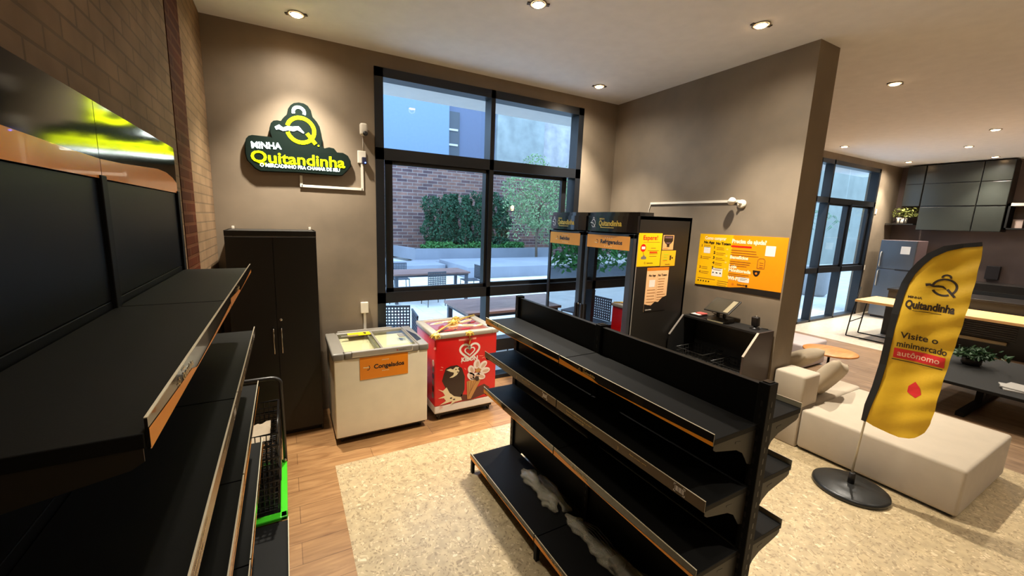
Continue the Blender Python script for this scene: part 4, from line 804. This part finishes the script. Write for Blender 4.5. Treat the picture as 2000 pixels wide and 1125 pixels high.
bx = MB(); bx.box(4.09, 4.20, 2.06, 2.22, .741, .88, mat('grey_carton', (92, 86, 70), .7), .003); tag(bx.build('carton', base=(4.14, 2.14, .641)), 'small greyish box in the back corner of the checkout stand', 'box') if 0 else None
# point-of-sale tablet
T0 = (4.05, 2.47, 1.108)
t = thing('payment_tablet', 'black touch-screen terminal on a stand on top of the checkout', 'tablet', T0)
m = MB(); m.prism([(3.99, 1.108), (3.99, 1.122), (4.06, 1.150), (4.17, 1.150), (4.17, 1.108)], 'y', 2.37, 2.57, mat('tablet_plastic', (34, 32, 28), .35), bev=.004); m.box(3.984, 3.992, 2.38, 2.55, 1.110, 1.120, mat('receipt_slot', (150, 140, 110), .4)); m.build('base', t)
for y in (2.43, 2.50): q = MB(); q.box(4.08, 4.12, y, y + .018, 1.15, 1.255, mat('tablet_plastic', (34, 32, 28), .35), .004); q.build('leg', t)
mt = Matrix.Translation((4.085, 2.465, 1.275)) @ Matrix.Rotation(math.radians(-30), 4, 'Y') @ Matrix.Translation((-4.085, -2.465, -1.275))
q = MB(); q.box(3.965, 4.205, 2.33, 2.60, 1.268, 1.282, mat('tablet_plastic', (34, 32, 28), .35), .004, mt); so = q.build('screen_housing', t)
q = MB(); q.box(3.978, 4.192, 2.345, 2.585, 1.282, 1.2835, mat('screen_glass', (52, 46, 34), .35, spec=.3), 0, mt); q.build('screen', so)
q = MB(); q.box(3.985, 4.185, 2.35, 2.40, 1.2838, 1.2842, mat('screen_strip_pale', (140, 130, 104), .4), 0, mt); q.build('screen_sidebar', so)  # paler strip along one side of the screen
cable('tablet_cord', [(4.12, 2.52, 1.24), (4.15, 2.57, 1.19), (4.13, 2.60, 1.17), (4.15, 2.56, 1.155)], .004, BLACKP, 'dark looped cord under the payment tablet')
t = thing('card_reader', 'black upright barcode reader at the near end of the checkout top', 'scanner', (4.12, 2.14, 1.108))
MB().lathe([(.045, 0), (.045, .008), (.014, .016), (.012, .03)], (4.12, 2.135, 1.108), BLACKP, 20).build('base', t)
q = MB(); q.box(4.095, 4.145, 2.10, 2.165, 1.135, 1.235, BLACKP, .012, Matrix.Translation((4.12, 2.13, 1.14)) @ Matrix.Rotation(-.15, 4, 'Y') @ Matrix.Translation((-4.12, -2.13, -1.14))); q.build('body', t)
q = MB(); q.lathe([(.010, 0), (.010, .003)], (4.115, 2.13, 1.236), CHROME, 12); q.build('button', t)
cable('reader_cord', [(4.15, 2.12, 1.12), (4.19, 2.09, 1.114), (4.215, 2.06, 1.112)], .0035, BLACKP, 'short black cord running from the barcode reader to the partition')
t = thing('leaflet_holder', 'black tray with red leaflets at the fridge end of the checkout top', 'leaflets', (4.10, 2.74, 1.108))
MB().box(4.04, 4.17, 2.67, 2.80, 1.108, 1.122, BLACKP, .003).build('tray', t)
q = MB(); q.box(4.05, 4.12, 2.69, 2.79, 1.122, 1.127, WPRINT); q.build('leaflet', t); q = MB(); q.box(4.09, 4.17, 2.67, 2.76, 1.127, 1.140, mat('coral_paper', (196, 92, 84), .5), .002); q.build('leaflet', t)
# ------------------------------------------------------------------ feather flag
def flag():
    X = 4.02; by, bxc = 1.20, 4.02
    t = thing('feather_flag', 'yellow feather flag on a round black foot in front of the beige ottoman', 'flag', (bxc, 1.19, 0))
    RUB = mat('black_rubber_base', (30, 31, 31), .35, bump=.08, bscale=40)
    MB().lathe([(.235, 0), (.245, .012), (.243, .034), (.225, .044), (.12, .052), (.03, .060), (.026, .062)], (bxc, 1.19, 0), RUB, 48).build('foot', t)
    MB().lathe([(.022, .055), (.022, .15), (.014, .155)], (bxc, 1.19, 0), BLACKP, 16).build('socket', t)
    # fabric outline (y, z) on the flag's own plane
    L = [(1.173, .617), (1.158, .75), (1.140, .90), (1.128, 1.10), (1.118, 1.32), (1.112, 1.50), (1.108, 1.64), (1.098, 1.73), (1.075, 1.81), (1.040, 1.88), (1.0, 1.94), (.94, 1.99), (.87, 2.02), (.790, 2.035)]
    Rr = [(.785, 2.03), (.784, 1.90), (.783, 1.75), (.784, 1.62), (.795, 1.45), (.81, 1.30), (.820, 1.15), (.826, 1.0), (.828, .86), (.835, .76), (.855, .68), (.89, .625), (.935, .592), (.985, .578), (1.03, .580), (1.09, .592), (1.14, .605)]
    def wav(y, z): return .012 * math.sin(z * 9 + y * 4) + .0075 * math.sin(z * 42 + y * 26) * (1.2 - y) ** 2 * 6 + .008 * math.sin(y * 24 + z * 3)
    poly = L + Rr; N = 70
    def inside(y, z, pl=poly):
        c = False; n = len(pl)
        for i in range(n):
            a, b = pl[i], pl[(i + 1) % n]
            if (a[1] > z) != (b[1] > z) and y < (b[0] - a[0]) * (z - a[1]) / (b[1] - a[1]) + a[0]: c = not c
        return c
    # rows from bottom to top: intersect outline with each z
    def span(z):
        ys = []
        n = len(poly)
        for i in range(n):
            a, b = poly[i], poly[(i + 1) % n]
            if (a[1] > z) != (b[1] > z): ys.append((b[0] - a[0]) * (z - a[1]) / (b[1] - a[1]) + a[0])
        return (min(ys), max(ys)) if len(ys) >= 2 else None
    def sheet(name, parent, m, f0, f1, dx, zlo=.580, zhi=2.033):
        mb = MB(); K = 16; rows = []
        for i in range(N + 1):
            z = zlo + (zhi - zlo) * (i / N); s = span(z)
            if not s: continue
            a, b = s; a2 = a + (b - a) * f0; b2 = a + (b - a) * f1 if f1 <= 1 else b; rows.append([(X + wav(a2 + (b2 - a2) * k / K, z) + dx, a2 + (b2 - a2) * k / K, z) for k in range(K + 1)])
        vs = [v for r in rows for v in r]; fs = [[i * (K + 1) + k, i * (K + 1) + k + 1, (i + 1) * (K + 1) + k + 1, (i + 1) * (K + 1) + k] for i in range(len(rows) - 1) for k in range(K)]
        n0 = len(vs); vs += [(v[0] + .0012, v[1], v[2]) for v in vs]; fs += [[q + n0 for q in f[::-1]] for f in fs]; mb.add(vs, fs, m, True); return mb.build(name, parent)
    YF = mat('flag_fabric', (226, 180, 32), .6, bump=.1, bscale=30); fo = sheet('fabric', t, YF, 0, 1, 0)
    # black sleeve following the pole edge
    sl = MB(); vs = []; fs = []
    for i, (y, z) in enumerate(L):
        a = Vector(L[max(0, i - 1)]); b = Vector(L[min(len(L) - 1, i + 1)]); d = (b - a).normalized(); nn = Vector((d.y, -d.x)); ww = .034 if 0 < i < len(L) - 2 else .022
        for (oy, dx) in ((-.006, -.006), (ww, -.006), (ww, .006), (-.006, .006)): vs.append((X + wav(y, z) + dx, y + nn.x * -oy * (-1 if nn.x < 0 else 1) if 0 else y + (nn.x * oy if nn.x > 0 else -nn.x * oy), z + (nn.y * oy if nn.x > 0 else -nn.y * oy)))
    for i in range(len(L) - 1):
        for k in range(4): fs.append([i * 4 + k, i * 4 + (k + 1) % 4, (i + 1) * 4 + (k + 1) % 4, (i + 1) * 4 + k])
    fs += [[0, 1, 2, 3], [len(vs) - 4, len(vs) - 1, len(vs) - 2, len(vs) - 3]]; sl.add(vs, fs, mat('flag_sleeve', (24, 23, 22), .7)); sl.build('pole_sleeve', t)
    pl = MB(); pl.tube([(bxc, 1.195, .14), (bxc, 1.186, .40), (X + .004, 1.178, .62), (X + .006, 1.16, .80)], [.008, .0075, .007, .006], mat('pole_metal', (186, 176, 156), .3, metal=.4), 10); pl.build('pole', t)
    # printing; u runs from the sleeve edge (high y) to the free edge
    warp = lambda a, b: -wav(1.2 - a, b) + 0
    p = Print((X - .0008, 1.2, 0), (0, -1, 0), (0, 0, 1), step=.0008, warp=warp)
    DK = mat('flag_black_ink', (50, 34, 14), .6); RD = mat('flag_red_ink', (222, 40, 40), .6)
    q_logo(p, .285, 1.735, .056, DK, DK, 1, .013)
    p.text('MINHA', .12, 1.635, h=.016, m=DK, l=1, bold=.02); p.text('Quitandinha', .115, 1.565, h=.052, w_=.245, m=DK, l=1, bold=.04); p.rect(.16, 1.545, .30, 1.549, DK, 1)
    p.text('Visite o', .125, 1.335, h=.044, w_=.19, m=DK, l=1, bold=.02); p.text('minimercado', .115, 1.265, h=.044, w_=.25, m=DK, l=1, bold=.02)
    p.rect(.105, 1.175, .365, 1.250, RD, 1); p.text('autônomo', .125, 1.195, h=.042, w_=.215, m=mat('flag_pale_ink', (250, 200, 170), .6), l=2, bold=.01); p.lines(.10, 1.165, .26, 1, .02, DK, .006, l=1, ragged=0)
    p.poly([(.215, .985), (.245, 1.03), (.275, .995), (.29, .95), (.265, .915), (.215, .94)], RD, 1); p.disc(.25, .968, .014, .014, mat('flag_pale_ink', (250, 200, 170), .6), 2)
    q = p.build('printing', None); q.parent = fo
    for v in q.data.vertices: v.co -= Vector(OFF[fo.name])
flag()
# ------------------------------------------------------------------ lounge
def soft(name, x0, x1, y0, y1, z0, z1, m, label, cat, bev=.03, legs=True, seam=None):
    t = thing(name, label, cat, ((x0 + x1) / 2, (y0 + y1) / 2, 0))
    MB().box(x0, x1, y0, y1, z0, z1, m, bev).build('cushion_block', t)
    b = MB(); b.box(x0 + .03, x1 - .03, y0 + .03, y1 - .03, .012, z0 + .02, BLACKP); b.build('plinth', t)
    if legs:
        for x in (x0 + .06, x1 - .1):
            for y in (y0 + .06, y1 - .1): MB().box(x, x + .04, y, y + .04, 0, .02, BLACKP).build('foot', t)
    if seam:
        s = MB()
        for yy in seam: s.box(x0 - .0015, x0 + .001, yy - .002, yy + .002, z0 + .01, z1 - .02, mat('seam_shadow', (96, 84, 70), .9))
        s.build('seam', t)
    return t
soft('ottoman', 4.305, 5.50, .668, 1.715, .025, .403, FAB, 'large flat beige upholstered ottoman behind the feather flag', 'ottoman', .025)
soft('sofa_module', 4.62, 5.60, 1.725, 3.1, .025, .403, FAB, 'beige sofa seat joined to the ottoman, just past the partition end', 'sofa', .03)
t = thing('bolster', 'upright beige backrest block standing on the sofa end beside the partition', 'backrest', (4.5, 1.86, .0))
MB().box(4.30, 4.60, 1.722, 1.985, .40, .72, FAB, .022).build('cushion_block', t); MB().box(4.31, 4.60, 1.725, 1.98, .0, .405, FAB, .015).build('base_block', t)
def pillow(name, c, sx, sy, th, rot, label):
    m = MB(); N = 14; vs = []; fs = []
    for s in (1, -1):
        for i in range(N + 1):
            for j in range(N + 1):
                u, v = i / N * 2 - 1, j / N * 2 - 1; e = max(0, (1 - u ** 4) * (1 - v ** 4)) ** .5; pin = 1 - .07 * (1 - abs(u * v)) * (abs(u) ** 3 + abs(v) ** 3) / 2
                vs.append(Vector((u * sx / 2 * (1 - .06 * (1 - v * v) * abs(u) ** 4), v * sy / 2 * (1 - .06 * (1 - u * u) * abs(v) ** 4), s * th / 2 * e)))
    k = (N + 1) ** 2
    for i in range(N):
        for j in range(N):
            a = i * (N + 1) + j; fs.append([a, a + 1, a + N + 2, a + N + 1]); fs.append([k + a, k + a + N + 1, k + a + N + 2, k + a + 1])
    mt = Matrix.Translation(c) @ rot; m.add([mt @ v for v in vs], fs, mat('linen_cushion', (176, 160, 136), .95, bump=.2, bscale=300), True); o = m.build(name, base=c); bm = bmesh.new(); bm.from_mesh(o.data); bmesh.ops.remove_doubles(bm, verts=bm.verts, dist=.0005); bmesh.ops.recalc_face_normals(bm, faces=bm.faces[:]); bm.to_mesh(o.data); bm.free(); return tag(o, label, 'cushion', None)
pillow('throw_cushion', (4.86, 1.78, .60), .46, .46, .15, Matrix.Rotation(math.radians(-62), 4, 'X') @ Matrix.Rotation(.35, 4, 'Z'), 'beige throw cushion leaning on its corner on the ottoman edge')
pillow('throw_cushion', (4.92, 2.12, .66), .60, .50, .17, Matrix.Rotation(math.radians(-38), 4, 'X') @ Matrix.Rotation(.1, 4, 'Z'), 'greyish beige cushion lying behind the backrest block')
t = thing('side_table', 'round orange-brown wooden side table on a thin black post', 'table', (6.05, 2.20, 0))
OW = woodmat('orange_wood', (186, 116, 54), (216, 146, 80), 'x', 0)
MB().lathe([(.0, .575), (.26, .578), (.275, .586), (.275, .597), (.265, .604), (.0, .604)], (6.05, 2.22, 0), OW, 40).build('tabletop', t); MB().tube([(6.05, 2.22, .57), (6.05, 2.22, .01)], .013, BLK, 10).build('post', t); MB().lathe([(.15, 0), (.15, .008), (.02, .014)], (6.05, 2.22, 0), BLK, 28).build('base', t)
soft('ottoman', 6.75, 7.50, 2.80, 3.55, .025, .40, mat('lilac_grey_upholstery', (178, 166, 166), .95), 'pale grey seat block behind the round side table', 'ottoman', .03)
# coffee table
t = thing('coffee_table', 'black low coffee table at the right edge, with a plant on it', 'coffee table', (7.6, .95, 0))
MB().box(6.75, 8.6, .10, 1.74, .385, .42, BLK, .004).build('tabletop', t)
for y in (.30, 1.20): q = MB(); q.box(7.55, 7.66, y, y + .06, .05, .385, BLK); q.box(6.9, 8.4, y, y + .07, .0, .05, BLK); q.build('leg', t)
rug = MB(); rug.box(6.35, 9.3, -1.2, 1.9, .0, .012, mat('taupe_rug', (120, 100, 80), 1.0, var=.15)); 
pt = thing('potted_plant', 'low bushy green plant on the black coffee table', 'plant', (7.9, 1.42, .42))
MB().lathe([(.07, 0), (.09, .02), (.095, .10), (.085, .10)], (7.9, 1.42, .42), BLACKP, 20).build('pot', pt)
leaves('foliage', pt, 420, lambda rg: (7.9 + rg.gauss(0, .09), 1.42 + rg.gauss(0, .09), .53 + abs(rg.gauss(0, .05))), .035, mat('dark_leaf', (34, 62, 30), .6, var=.4))
for k, (dx, dy, a, lab) in enumerate(((0, 0, .3, 'grey-white magazine at the bottom of the pair on the coffee table'), (.03, -.02, -.1, 'grey-white magazine on top of the pair on the coffee table'))):
    mt = Matrix.Translation((7.12 + dx, .92 + dy, 0)) @ Matrix.Rotation(a, 4, 'Z'); q = MB(); q.box(-.15, .15, -.11, .11, .4205 + k * .014, .4325 + k * .014, mat('magazine_cover', (150, 146, 140), .4), 0, mt); tag(q.build('magazine', base=(7.12, .92, .42 + k * .014)), lab, 'magazine', 'magazines on the coffee table')
# wooden high table with frame
t = thing('dining_table', 'long light wood table with thin black frame legs in the lounge', 'table', (10.4, 2.2, 0))
MB().box(9.92, 10.88, .2, 3.39, .735, .78, TOPW, .003).build('tabletop', t)
for y in (3.47,):
    q = MB(); q.tube([(10.02, y, 0.01), (10.02, y - .03, .43), (10.02, y - .10, 1.02)], .011, BLK, 6); q.tube([(10.56, y, .01), (10.50, y - .08, .74)], .011, BLK, 6); q.tube([(10.02, y - .02, .30), (10.54, y - .03, .34)], .009, BLK, 6); q.build('frame_leg', t)
for x in (10.02, 10.56): q = MB(); q.tube([(x, 3.47, .012), (x, .3, .012)], .012, BLK, 6); q.build('floor_bar', t)
for x in (10.02, 10.78): q = MB(); q.box(x - .02, x + .02, .3, .34, .0, .735, BLK); q.build('leg', t)
DK2 = mat('black_laminate', (22, 22, 22), .4); 
t = thing('kitchen_island', 'black kitchen island with slatted front behind the wooden table', 'kitchen island', (11.2, 1.8, 0))
MB().box(10.95, 11.7, .2, 3.24, 0, .93, DK2, .004).build('body', t)
MB().box(10.93, 11.72, .18, 3.26, .93, .97, mat('black_stone', (30, 27, 25), .25), .003).build('worktop', t)
q = MB()
for k in range(9): q.box(10.925, 10.95, 1.55, 3.0, .30 + k * .038, .315 + k * .038, mat('slat_grey', (52, 48, 44), .4))
q.build('slatted_front', t)
MB().tube([(10.88, 3.0, .26), (10.88, 1.62, .26)], .032, mat('pale_rail', (186, 178, 150), .35), 10).build('foot_rail', t)
# kitchen
t = thing('kitchen_fridge', 'steel two-door fridge in the kitchen corner', 'fridge', (13.3, 3.82, 0))
MB().box(13.0, 13.63, 3.506, 4.137, .04, 1.92, mat('fridge_side', (96, 78, 78), .4, metal=.3), .01).build('body', t)
for z0, z1 in ((.06, 1.215), (1.23, 1.915)):
    do = MB().box(12.955, 13.0, 3.508, 4.135, z0, z1, STEEL, .008).build('door', t); zz = (z1 - .42, z1 - .04) if z0 < 1 else (z0 + .04, z0 + .40)
    MB().tube([(12.955, 4.09, zz[0]), (12.915, 4.09, zz[0] + .02), (12.915, 4.09, zz[1] - .02), (12.955, 4.09, zz[1])], .012, ALU, 8).build('handle', do)
MB().box(12.952, 12.955, 3.60, 3.76, 1.60, 1.78, WPRINT).build('note', t); MB().box(12.94, 12.955, 3.52, 3.80, 1.205, 1.235, BLACKP, .004).build('display_strip', t)
for z in (0,): MB().box(13.02, 13.6, 3.53, 4.11, 0, .045, BLACKP).build('plinth', t)
SG = mat('smoked_glass', (44, 46, 42), .25); SGD = mat('smoked_glass_dark', (34, 33, 30), .3)
y_ = [4.16, 3.83, 2.94, 2.50]
for i in range(3):
    t = thing('wall_cabinet', ['narrow smoked-glass wall cabinet above the kitchen fridge', 'wide smoked-glass wall cabinet in the middle of the kitchen wall', 'smoked-glass wall cabinet left of the open shelves'][i], 'cabinet', (13.95, (y_[i] + y_[i + 1]) / 2, 2.2), 'smoked-glass kitchen wall cabinets')
    MB().box(13.80, 14.199, y_[i + 1] + .006, y_[i] - .006, 2.75 if i == 0 else 2.18, 3.72, SGD, .003).build('body', t)
    for z0, z1 in (((2.76, 3.27), (3.29, 3.71)) if i == 0 else ((2.19, 2.73), (2.76, 3.27), (3.29, 3.71))): MB().box(13.785, 13.80, y_[i + 1] + .012, y_[i] - .012, z0, z1, SG, .003).build('door', t)
t = thing('wall_shelf', 'open kitchen wall shelf with pale board at the right edge', 'shelf', (14.0, 1.9, 2.4))
MB().box(13.82, 14.199, 1.2, 2.48, 2.74, 2.80, mat('pale_shelf', (180, 172, 160), .5)).build('shelf_board', t); MB().box(13.82, 14.199, 1.2, 2.48, 2.24, 2.27, BLK).build('shelf_board', t); MB().box(13.82, 14.199, 2.45, 2.48, 2.24, 2.80, BLK).build('side_panel', t)
q = MB(); q.box(13.95, 14.05, 2.26, 2.40, 2.271, 2.46, mat('pinkish_box', (150, 130, 120), .6), .004); tag(q.build('canister', base=(14, 2.33, 2.27)), 'small pale canister on the open kitchen shelf', 'canister')
t = thing('wall_shelf', 'thin dark wall shelf above the kitchen fridge holding a plant', 'shelf', (13.98, 4.2, 2.29)); MB().box(13.70, 14.199, 3.86, 4.37, 2.30, 2.325, SGD).build('shelf_board', t)
pt = thing('potted_plant', 'leafy plant in a white ribbed pot on the shelf above the kitchen fridge', 'plant', (13.9, 4.13, 2.325)); q = MB(); q.lathe([(.07, 0), (.10, .02), (.105, .15), (.09, .15)], (13.9, 4.13, 2.326), WHITE, 18)
for k in range(8): a = k * .785; q.box(13.9 + .1 * math.cos(a) - .01, 13.9 + .1 * math.cos(a) + .01, 4.13 + .1 * math.sin(a) - .01, 4.13 + .1 * math.sin(a) + .01, 2.34, 2.46, BLACKP)
q.build('pot', pt); leaves('foliage', pt, 260, lambda rg: (13.9 + max(-.2, min(.2, rg.gauss(0, .09))), 4.08 + max(-.22, min(.2, rg.gauss(0, .12))), 2.5 + min(.2, abs(rg.gauss(.10, .08)))), .04, mat('olive_leaf', (120, 126, 60), .6, var=.4))
t = thing('kitchen_counter', 'black kitchen counter along the dark end wall', 'counter', (13.9, 1.8, 0)); MB().box(13.6, 14.199, .2, 3.44, .0, .88, DK2).build('body', t); MB().box(13.58, 14.199, .2, 3.45, .88, 1.05, mat('black_stone', (30, 27, 25), .25), .004).build('worktop', t)
MB().box(13.57, 13.6, .3, 3.3, .60, .79, mat('steel_band', (120, 110, 102), .4)).build('drawer_band', t)
q = MB(); q.box(14.10, 14.199, 2.44, 2.64, 1.12, 1.42, mat('dark_box', (38, 34, 36), .4), .006); tag(q.build('wall_panel', base=(14.15, 2.54, 1.12)), 'dark rectangular unit on the kitchen backsplash', 'panel')
for x, z, lab in ((13.05, 2.60, 'upper'), (12.98, 1.20, 'lower')): q = MB(); q.box(x - .04, x + .04, WALLY - .012, WALLY, z - .06, z + .06, WHITE, .003); tag(q.build('light_switch', base=(x, WALLY, z)), lab + ' small white switch plate right of the far lounge window', 'switch')
# outside the lounge window
pot = thing('garden_pot', 'round grey planter outside the far lounge window', 'pot', (15.2, 6.3, 0)); MB().lathe([(.30, 0), (.38, .1), (.40, .95), (.34, .95)], (15.2, 6.3, 0), mat('grey_pot', (150, 150, 150), .7), 28).build('pot_body', pot)
def palm(x, y, lab, s=1.0, z0=.6):
    t = thing('palm', lab, 'palm', (x, y, 0)); rg = random.Random(int(x * 10)); m = MB(); m.tube([(x, y, 0), (x + .05, y, 1.0 * s), (x, y, 1.7 * s)], [.07, .05, .04], BARK, 8); m.build('trunk', t)
    f = MB(); f.keep = True
    for k in range(13):
        a = k * 2.4; L_ = rg.uniform(1.0, 1.5) * s; pts = [(x + math.cos(a) * L_ * q, y + math.sin(a) * L_ * q, 1.65 * s + 1.1 * s * q - 1.25 * s * q * q) for q in [i / 8 for i in range(9)]]
        for i in range(1, 9):
            P_ = Vector(pts[i]); T_ = (P_ - Vector(pts[i - 1])).normalized(); S_ = T_.cross(Vector((0, 0, 1))).normalized(); wd = .34 * s * math.sin(math.pi * (i + .5) / 10)
            for sg in (-1, 1):
                for j in (0, .5):
                    b0 = P_ - T_ * j * .12; f.add([b0, b0 + T_ * .05, b0 + S_ * sg * wd + T_ * .12 - Vector((0, 0, .08 * s))], [[0, 1, 2]], mat('palm_leaf', (96, 124, 96), .6, var=.3))
    f.build('frond', t); return t
palm(17.6, 8.4, 'palm growing outside the far lounge window', 1.5)
# ------------------------------------------------------------------ basket trolley at the shelf end
def trolley():
    t = thing('basket_trolley', 'basket trolley with bright green base rim and black tube handle at the shelf end', 'trolley', (-.27, 3.02, 0))
    x0, x1, y0, y1, z = -.46, -.075, 2.69, 3.40, .07; GR = mat('bright_green_plastic', (70, 200, 40), .3); B = mat('black_tube', (40, 37, 34), .35)
    b = MB()
    for a, c, d, e in ((x0, x0 + .045, y0, y1), (x1 - .045, x1, y0, y1), (x0, x1, y0, y0 + .06), (x0, x1, y1 - .05, y1)): b.box(a, c, d, e, z, z + .028, GR, .008)
    b.build('base_rim', t); q = MB(); q.box(x0 + .02, x1 - .02, y0 + .03, y1 - .03, z - .01, z + .004, BLACKP); q.build('base_tray', t)
    for x in (x0 + .06, x1 - .06):
        for y in (y0 + .08, y1 - .08): c = MB(); c.lathe([(.022, -.01), (.028, -.006), (.028, .006), (.022, .01)], (x, y, .028), BLACKP, 14, axis='x'); c.box(x - .013, x + .013, y - .012, y + .012, .03, z, GREY); c.build('caster', t)
    h = MB(); yh = y1 - .03; xa, xb2 = x0 + .03, x1 - .012
    pts = [(xb2, yh, z + .02), (xb2, yh, .40), (xb2 - .004, yh, .74)] + [(xb2 - .06 + .06 * math.cos(a), yh, .76 + .06 * math.sin(a)) for a in [k * math.pi / 12 for k in range(1, 6)]] + [(xb2 - .07, yh, .822), (xa + .07, yh, .822)] + [(xa + .06 - .06 * math.sin(a), yh, .76 + .06 * math.cos(a)) for a in [k * math.pi / 12 for k in range(1, 6)]] + [(xa, yh, .74), (xa, yh, z + .02)]
    h.tube(pts, .016, B, 10); h.build('handle', t)
    c = MB(); c.lathe([(.0, -.012), (.010, -.008), (.012, 0), (.010, .008), (.0, .012)], (x1 - .014, yh - .02, z + .045), CHROME, 12); c.build('fixing_ball', t)
    return t
trolley()
BP = mat('black_basket_plastic', (26, 24, 23), .3)
def hand_basket():
    t = thing('shopping_basket', '', 'basket', (0, 0, 0), 'black shopping baskets stacked on the trolley', local=True); g = MB(); w_, d, h = .32, .52, .24; k = .86
    def ring(q, r): g.tube([(s[0] * w_ / 2 * (k + (1 - k) * q), s[1] * d / 2 * (k + (1 - k) * q), h * q) for s in ((-1, -1), (0, -1), (1, -1), (1, 0), (1, 1), (0, 1), (-1, 1), (-1, 0))], r, BP, 6, closed=True)
    for q in (0.02, .2, .4, .6, .8): ring(q, .004)
    for i in range(11):
        x = (-.5 + i / 10) * w_; g.tube([(x, -d / 2, h), (x * k, -d / 2 * k, .004), (x * k, d / 2 * k, .004), (x, d / 2, h)], .003, BP, 4)
    for i in range(15):
        y = (-.5 + i / 14) * d; g.tube([(-w_ / 2, y, h), (-w_ / 2 * k, y * k, .004), (w_ / 2 * k, y * k, .004), (w_ / 2, y, h)], .003, BP, 4)
    g.build('grid', t); r = MB(); r.tube([(-w_ / 2, -d / 2, h), (w_ / 2, -d / 2, h), (w_ / 2, d / 2, h), (-w_ / 2, d / 2, h)], .009, BP, 8, closed=True); r.build('rim', t)
    return t
hb = hand_basket()
labs = ['black shopping basket at the bottom of the stack on the green trolley', 'black shopping basket second from the bottom of the trolley stack', 'black shopping basket in the middle of the trolley stack', 'black shopping basket second from the top of the trolley stack', 'top black shopping basket of the trolley stack, with a pale paper in it']
for i in range(5):
    o = hb if i == 0 else copy_tree(hb); o.location = (-.268, 3.00, .1 + i * .085); o['label'] = labs[i]
q = MB(); q.keep = False; rg = random.Random(5); N = 8; vs = [( -.268 + (-.5 + i / N) * .22, 2.93 + (-.5 + j / N) * .30, .60 + rg.uniform(-.012, .02)) for i in range(N + 1) for j in range(N + 1)]; n0 = len(vs); fs = [[i * (N + 1) + j, i * (N + 1) + j + 1, (i + 1) * (N + 1) + j + 1, (i + 1) * (N + 1) + j] for i in range(N) for j in range(N)]; q.add(vs + [(v[0], v[1], v[2] - .004) for v in vs], fs + [[k + n0 for k in f[::-1]] for f in fs], mat('crumpled_paper', (160, 144, 122), .7), True); tag(q.build('crumpled_paper', base=(-.268, 2.93, .59)), 'crumpled pale paper lying in the top shopping basket', 'paper')
# black tube handle of an upright basket behind
# ------------------------------------------------------------------ plastic bags and cables on the bottom deck of the gondola
def plastic(name, path, label):
    """crumpled clear bag: lumpy tube along path of (x, y, z, radius)"""
    m = MB(); rg = random.Random(len(path)); n = 22; rings = []
    P_ = []
    for i in range(len(path) - 1):
        for k in range(7): q = k / 7; P_.append([path[i][j] * (1 - q) + path[i + 1][j] * q for j in range(4)])
    P_.append(list(path[-1])); vs = []
    for i, (x, y, z, r) in enumerate(P_):
        a = Vector(P_[max(0, i - 1)][:3]); b = Vector(P_[min(len(P_) - 1, i + 1)][:3]); t_ = (b - a).normalized(); s_ = t_.cross(Vector((0, 0, 1))).normalized(); u_ = s_.cross(t_)
        for k in range(n):
            an = 2 * math.pi * k / n; rr = r * (1 + .30 * math.sin(2 * an + i * .35) + .16 * math.sin(5 * an - i * .8) + rg.uniform(-.10, .10)); p = Vector((x, y, z)) + s_ * rr * math.cos(an) + u_ * rr * .7 * math.sin(an); p.z = max(p.z, .168 + rg.uniform(0, .002)); vs.append(p)
    L_ = len(P_); fs = [[i * n + k, i * n + (k + 1) % n, (i + 1) * n + (k + 1) % n, (i + 1) * n + k] for i in range(L_ - 1) for k in range(n)] + [list(range(n)), [(L_ - 1) * n + k for k in range(n)]]
    m.add(vs, fs, PLM, True); o = m.build(name, base=(path[0][0], path[0][1], .167)); return tag(o, label, 'plastic bag')
PLM = mat('crinkled_plastic', (226, 216, 190), .12, alpha=.26, spec=1.0, coat=1.0, bump=1.0, bscale=38)
plastic('plastic_bag', [(1.56, 2.32, .185, .02), (1.55, 2.24, .20, .05), (1.535, 2.12, .20, .042), (1.54, 2.02, .19, .04), (1.535, 1.93, .195, .05), (1.52, 1.86, .18, .02)], 'clear crumpled plastic bag at the far end of the bottom shelf')
plastic('plastic_bag', [(1.64, 2.20, .18, .03), (1.62, 2.05, .19, .035), (1.61, 1.92, .188, .025), (1.60, 1.83, .185, .03)], 'darker folded plastic sleeve lying beside the far plastic bag')
plastic('plastic_bag', [(1.57, 1.80, .185, .015), (1.56, 1.70, .20, .042), (1.555, 1.60, .195, .035), (1.555, 1.50, .20, .045), (1.56, 1.40, .20, .05), (1.58, 1.30, .20, .07), (1.58, 1.15, .19, .08)], 'long clear plastic bag around the black cables, nearer the camera')
for k in range(4):
    cable('power_cable', [(1.575 + k * .012, 1.72 - k * .01, .205), (1.585 + k * .016, 1.58, .222 + .004 * k), (1.57 + k * .02, 1.46, .226), (1.575 + k * .012, 1.38, .214)], .0045, BLACKP, ['leftmost', 'second from left', 'third from left', 'rightmost'][k] + ' black cable of the bundle in the long plastic bag')
q = MB(); q.box(1.54, 1.62, 1.33, 1.40, .168, .222, BLACKP, .014); tag(q.build('power_adapter', base=(1.58, 1.365, .168)), 'black power adapter lump at the near end of the cable bundle', 'adapter')
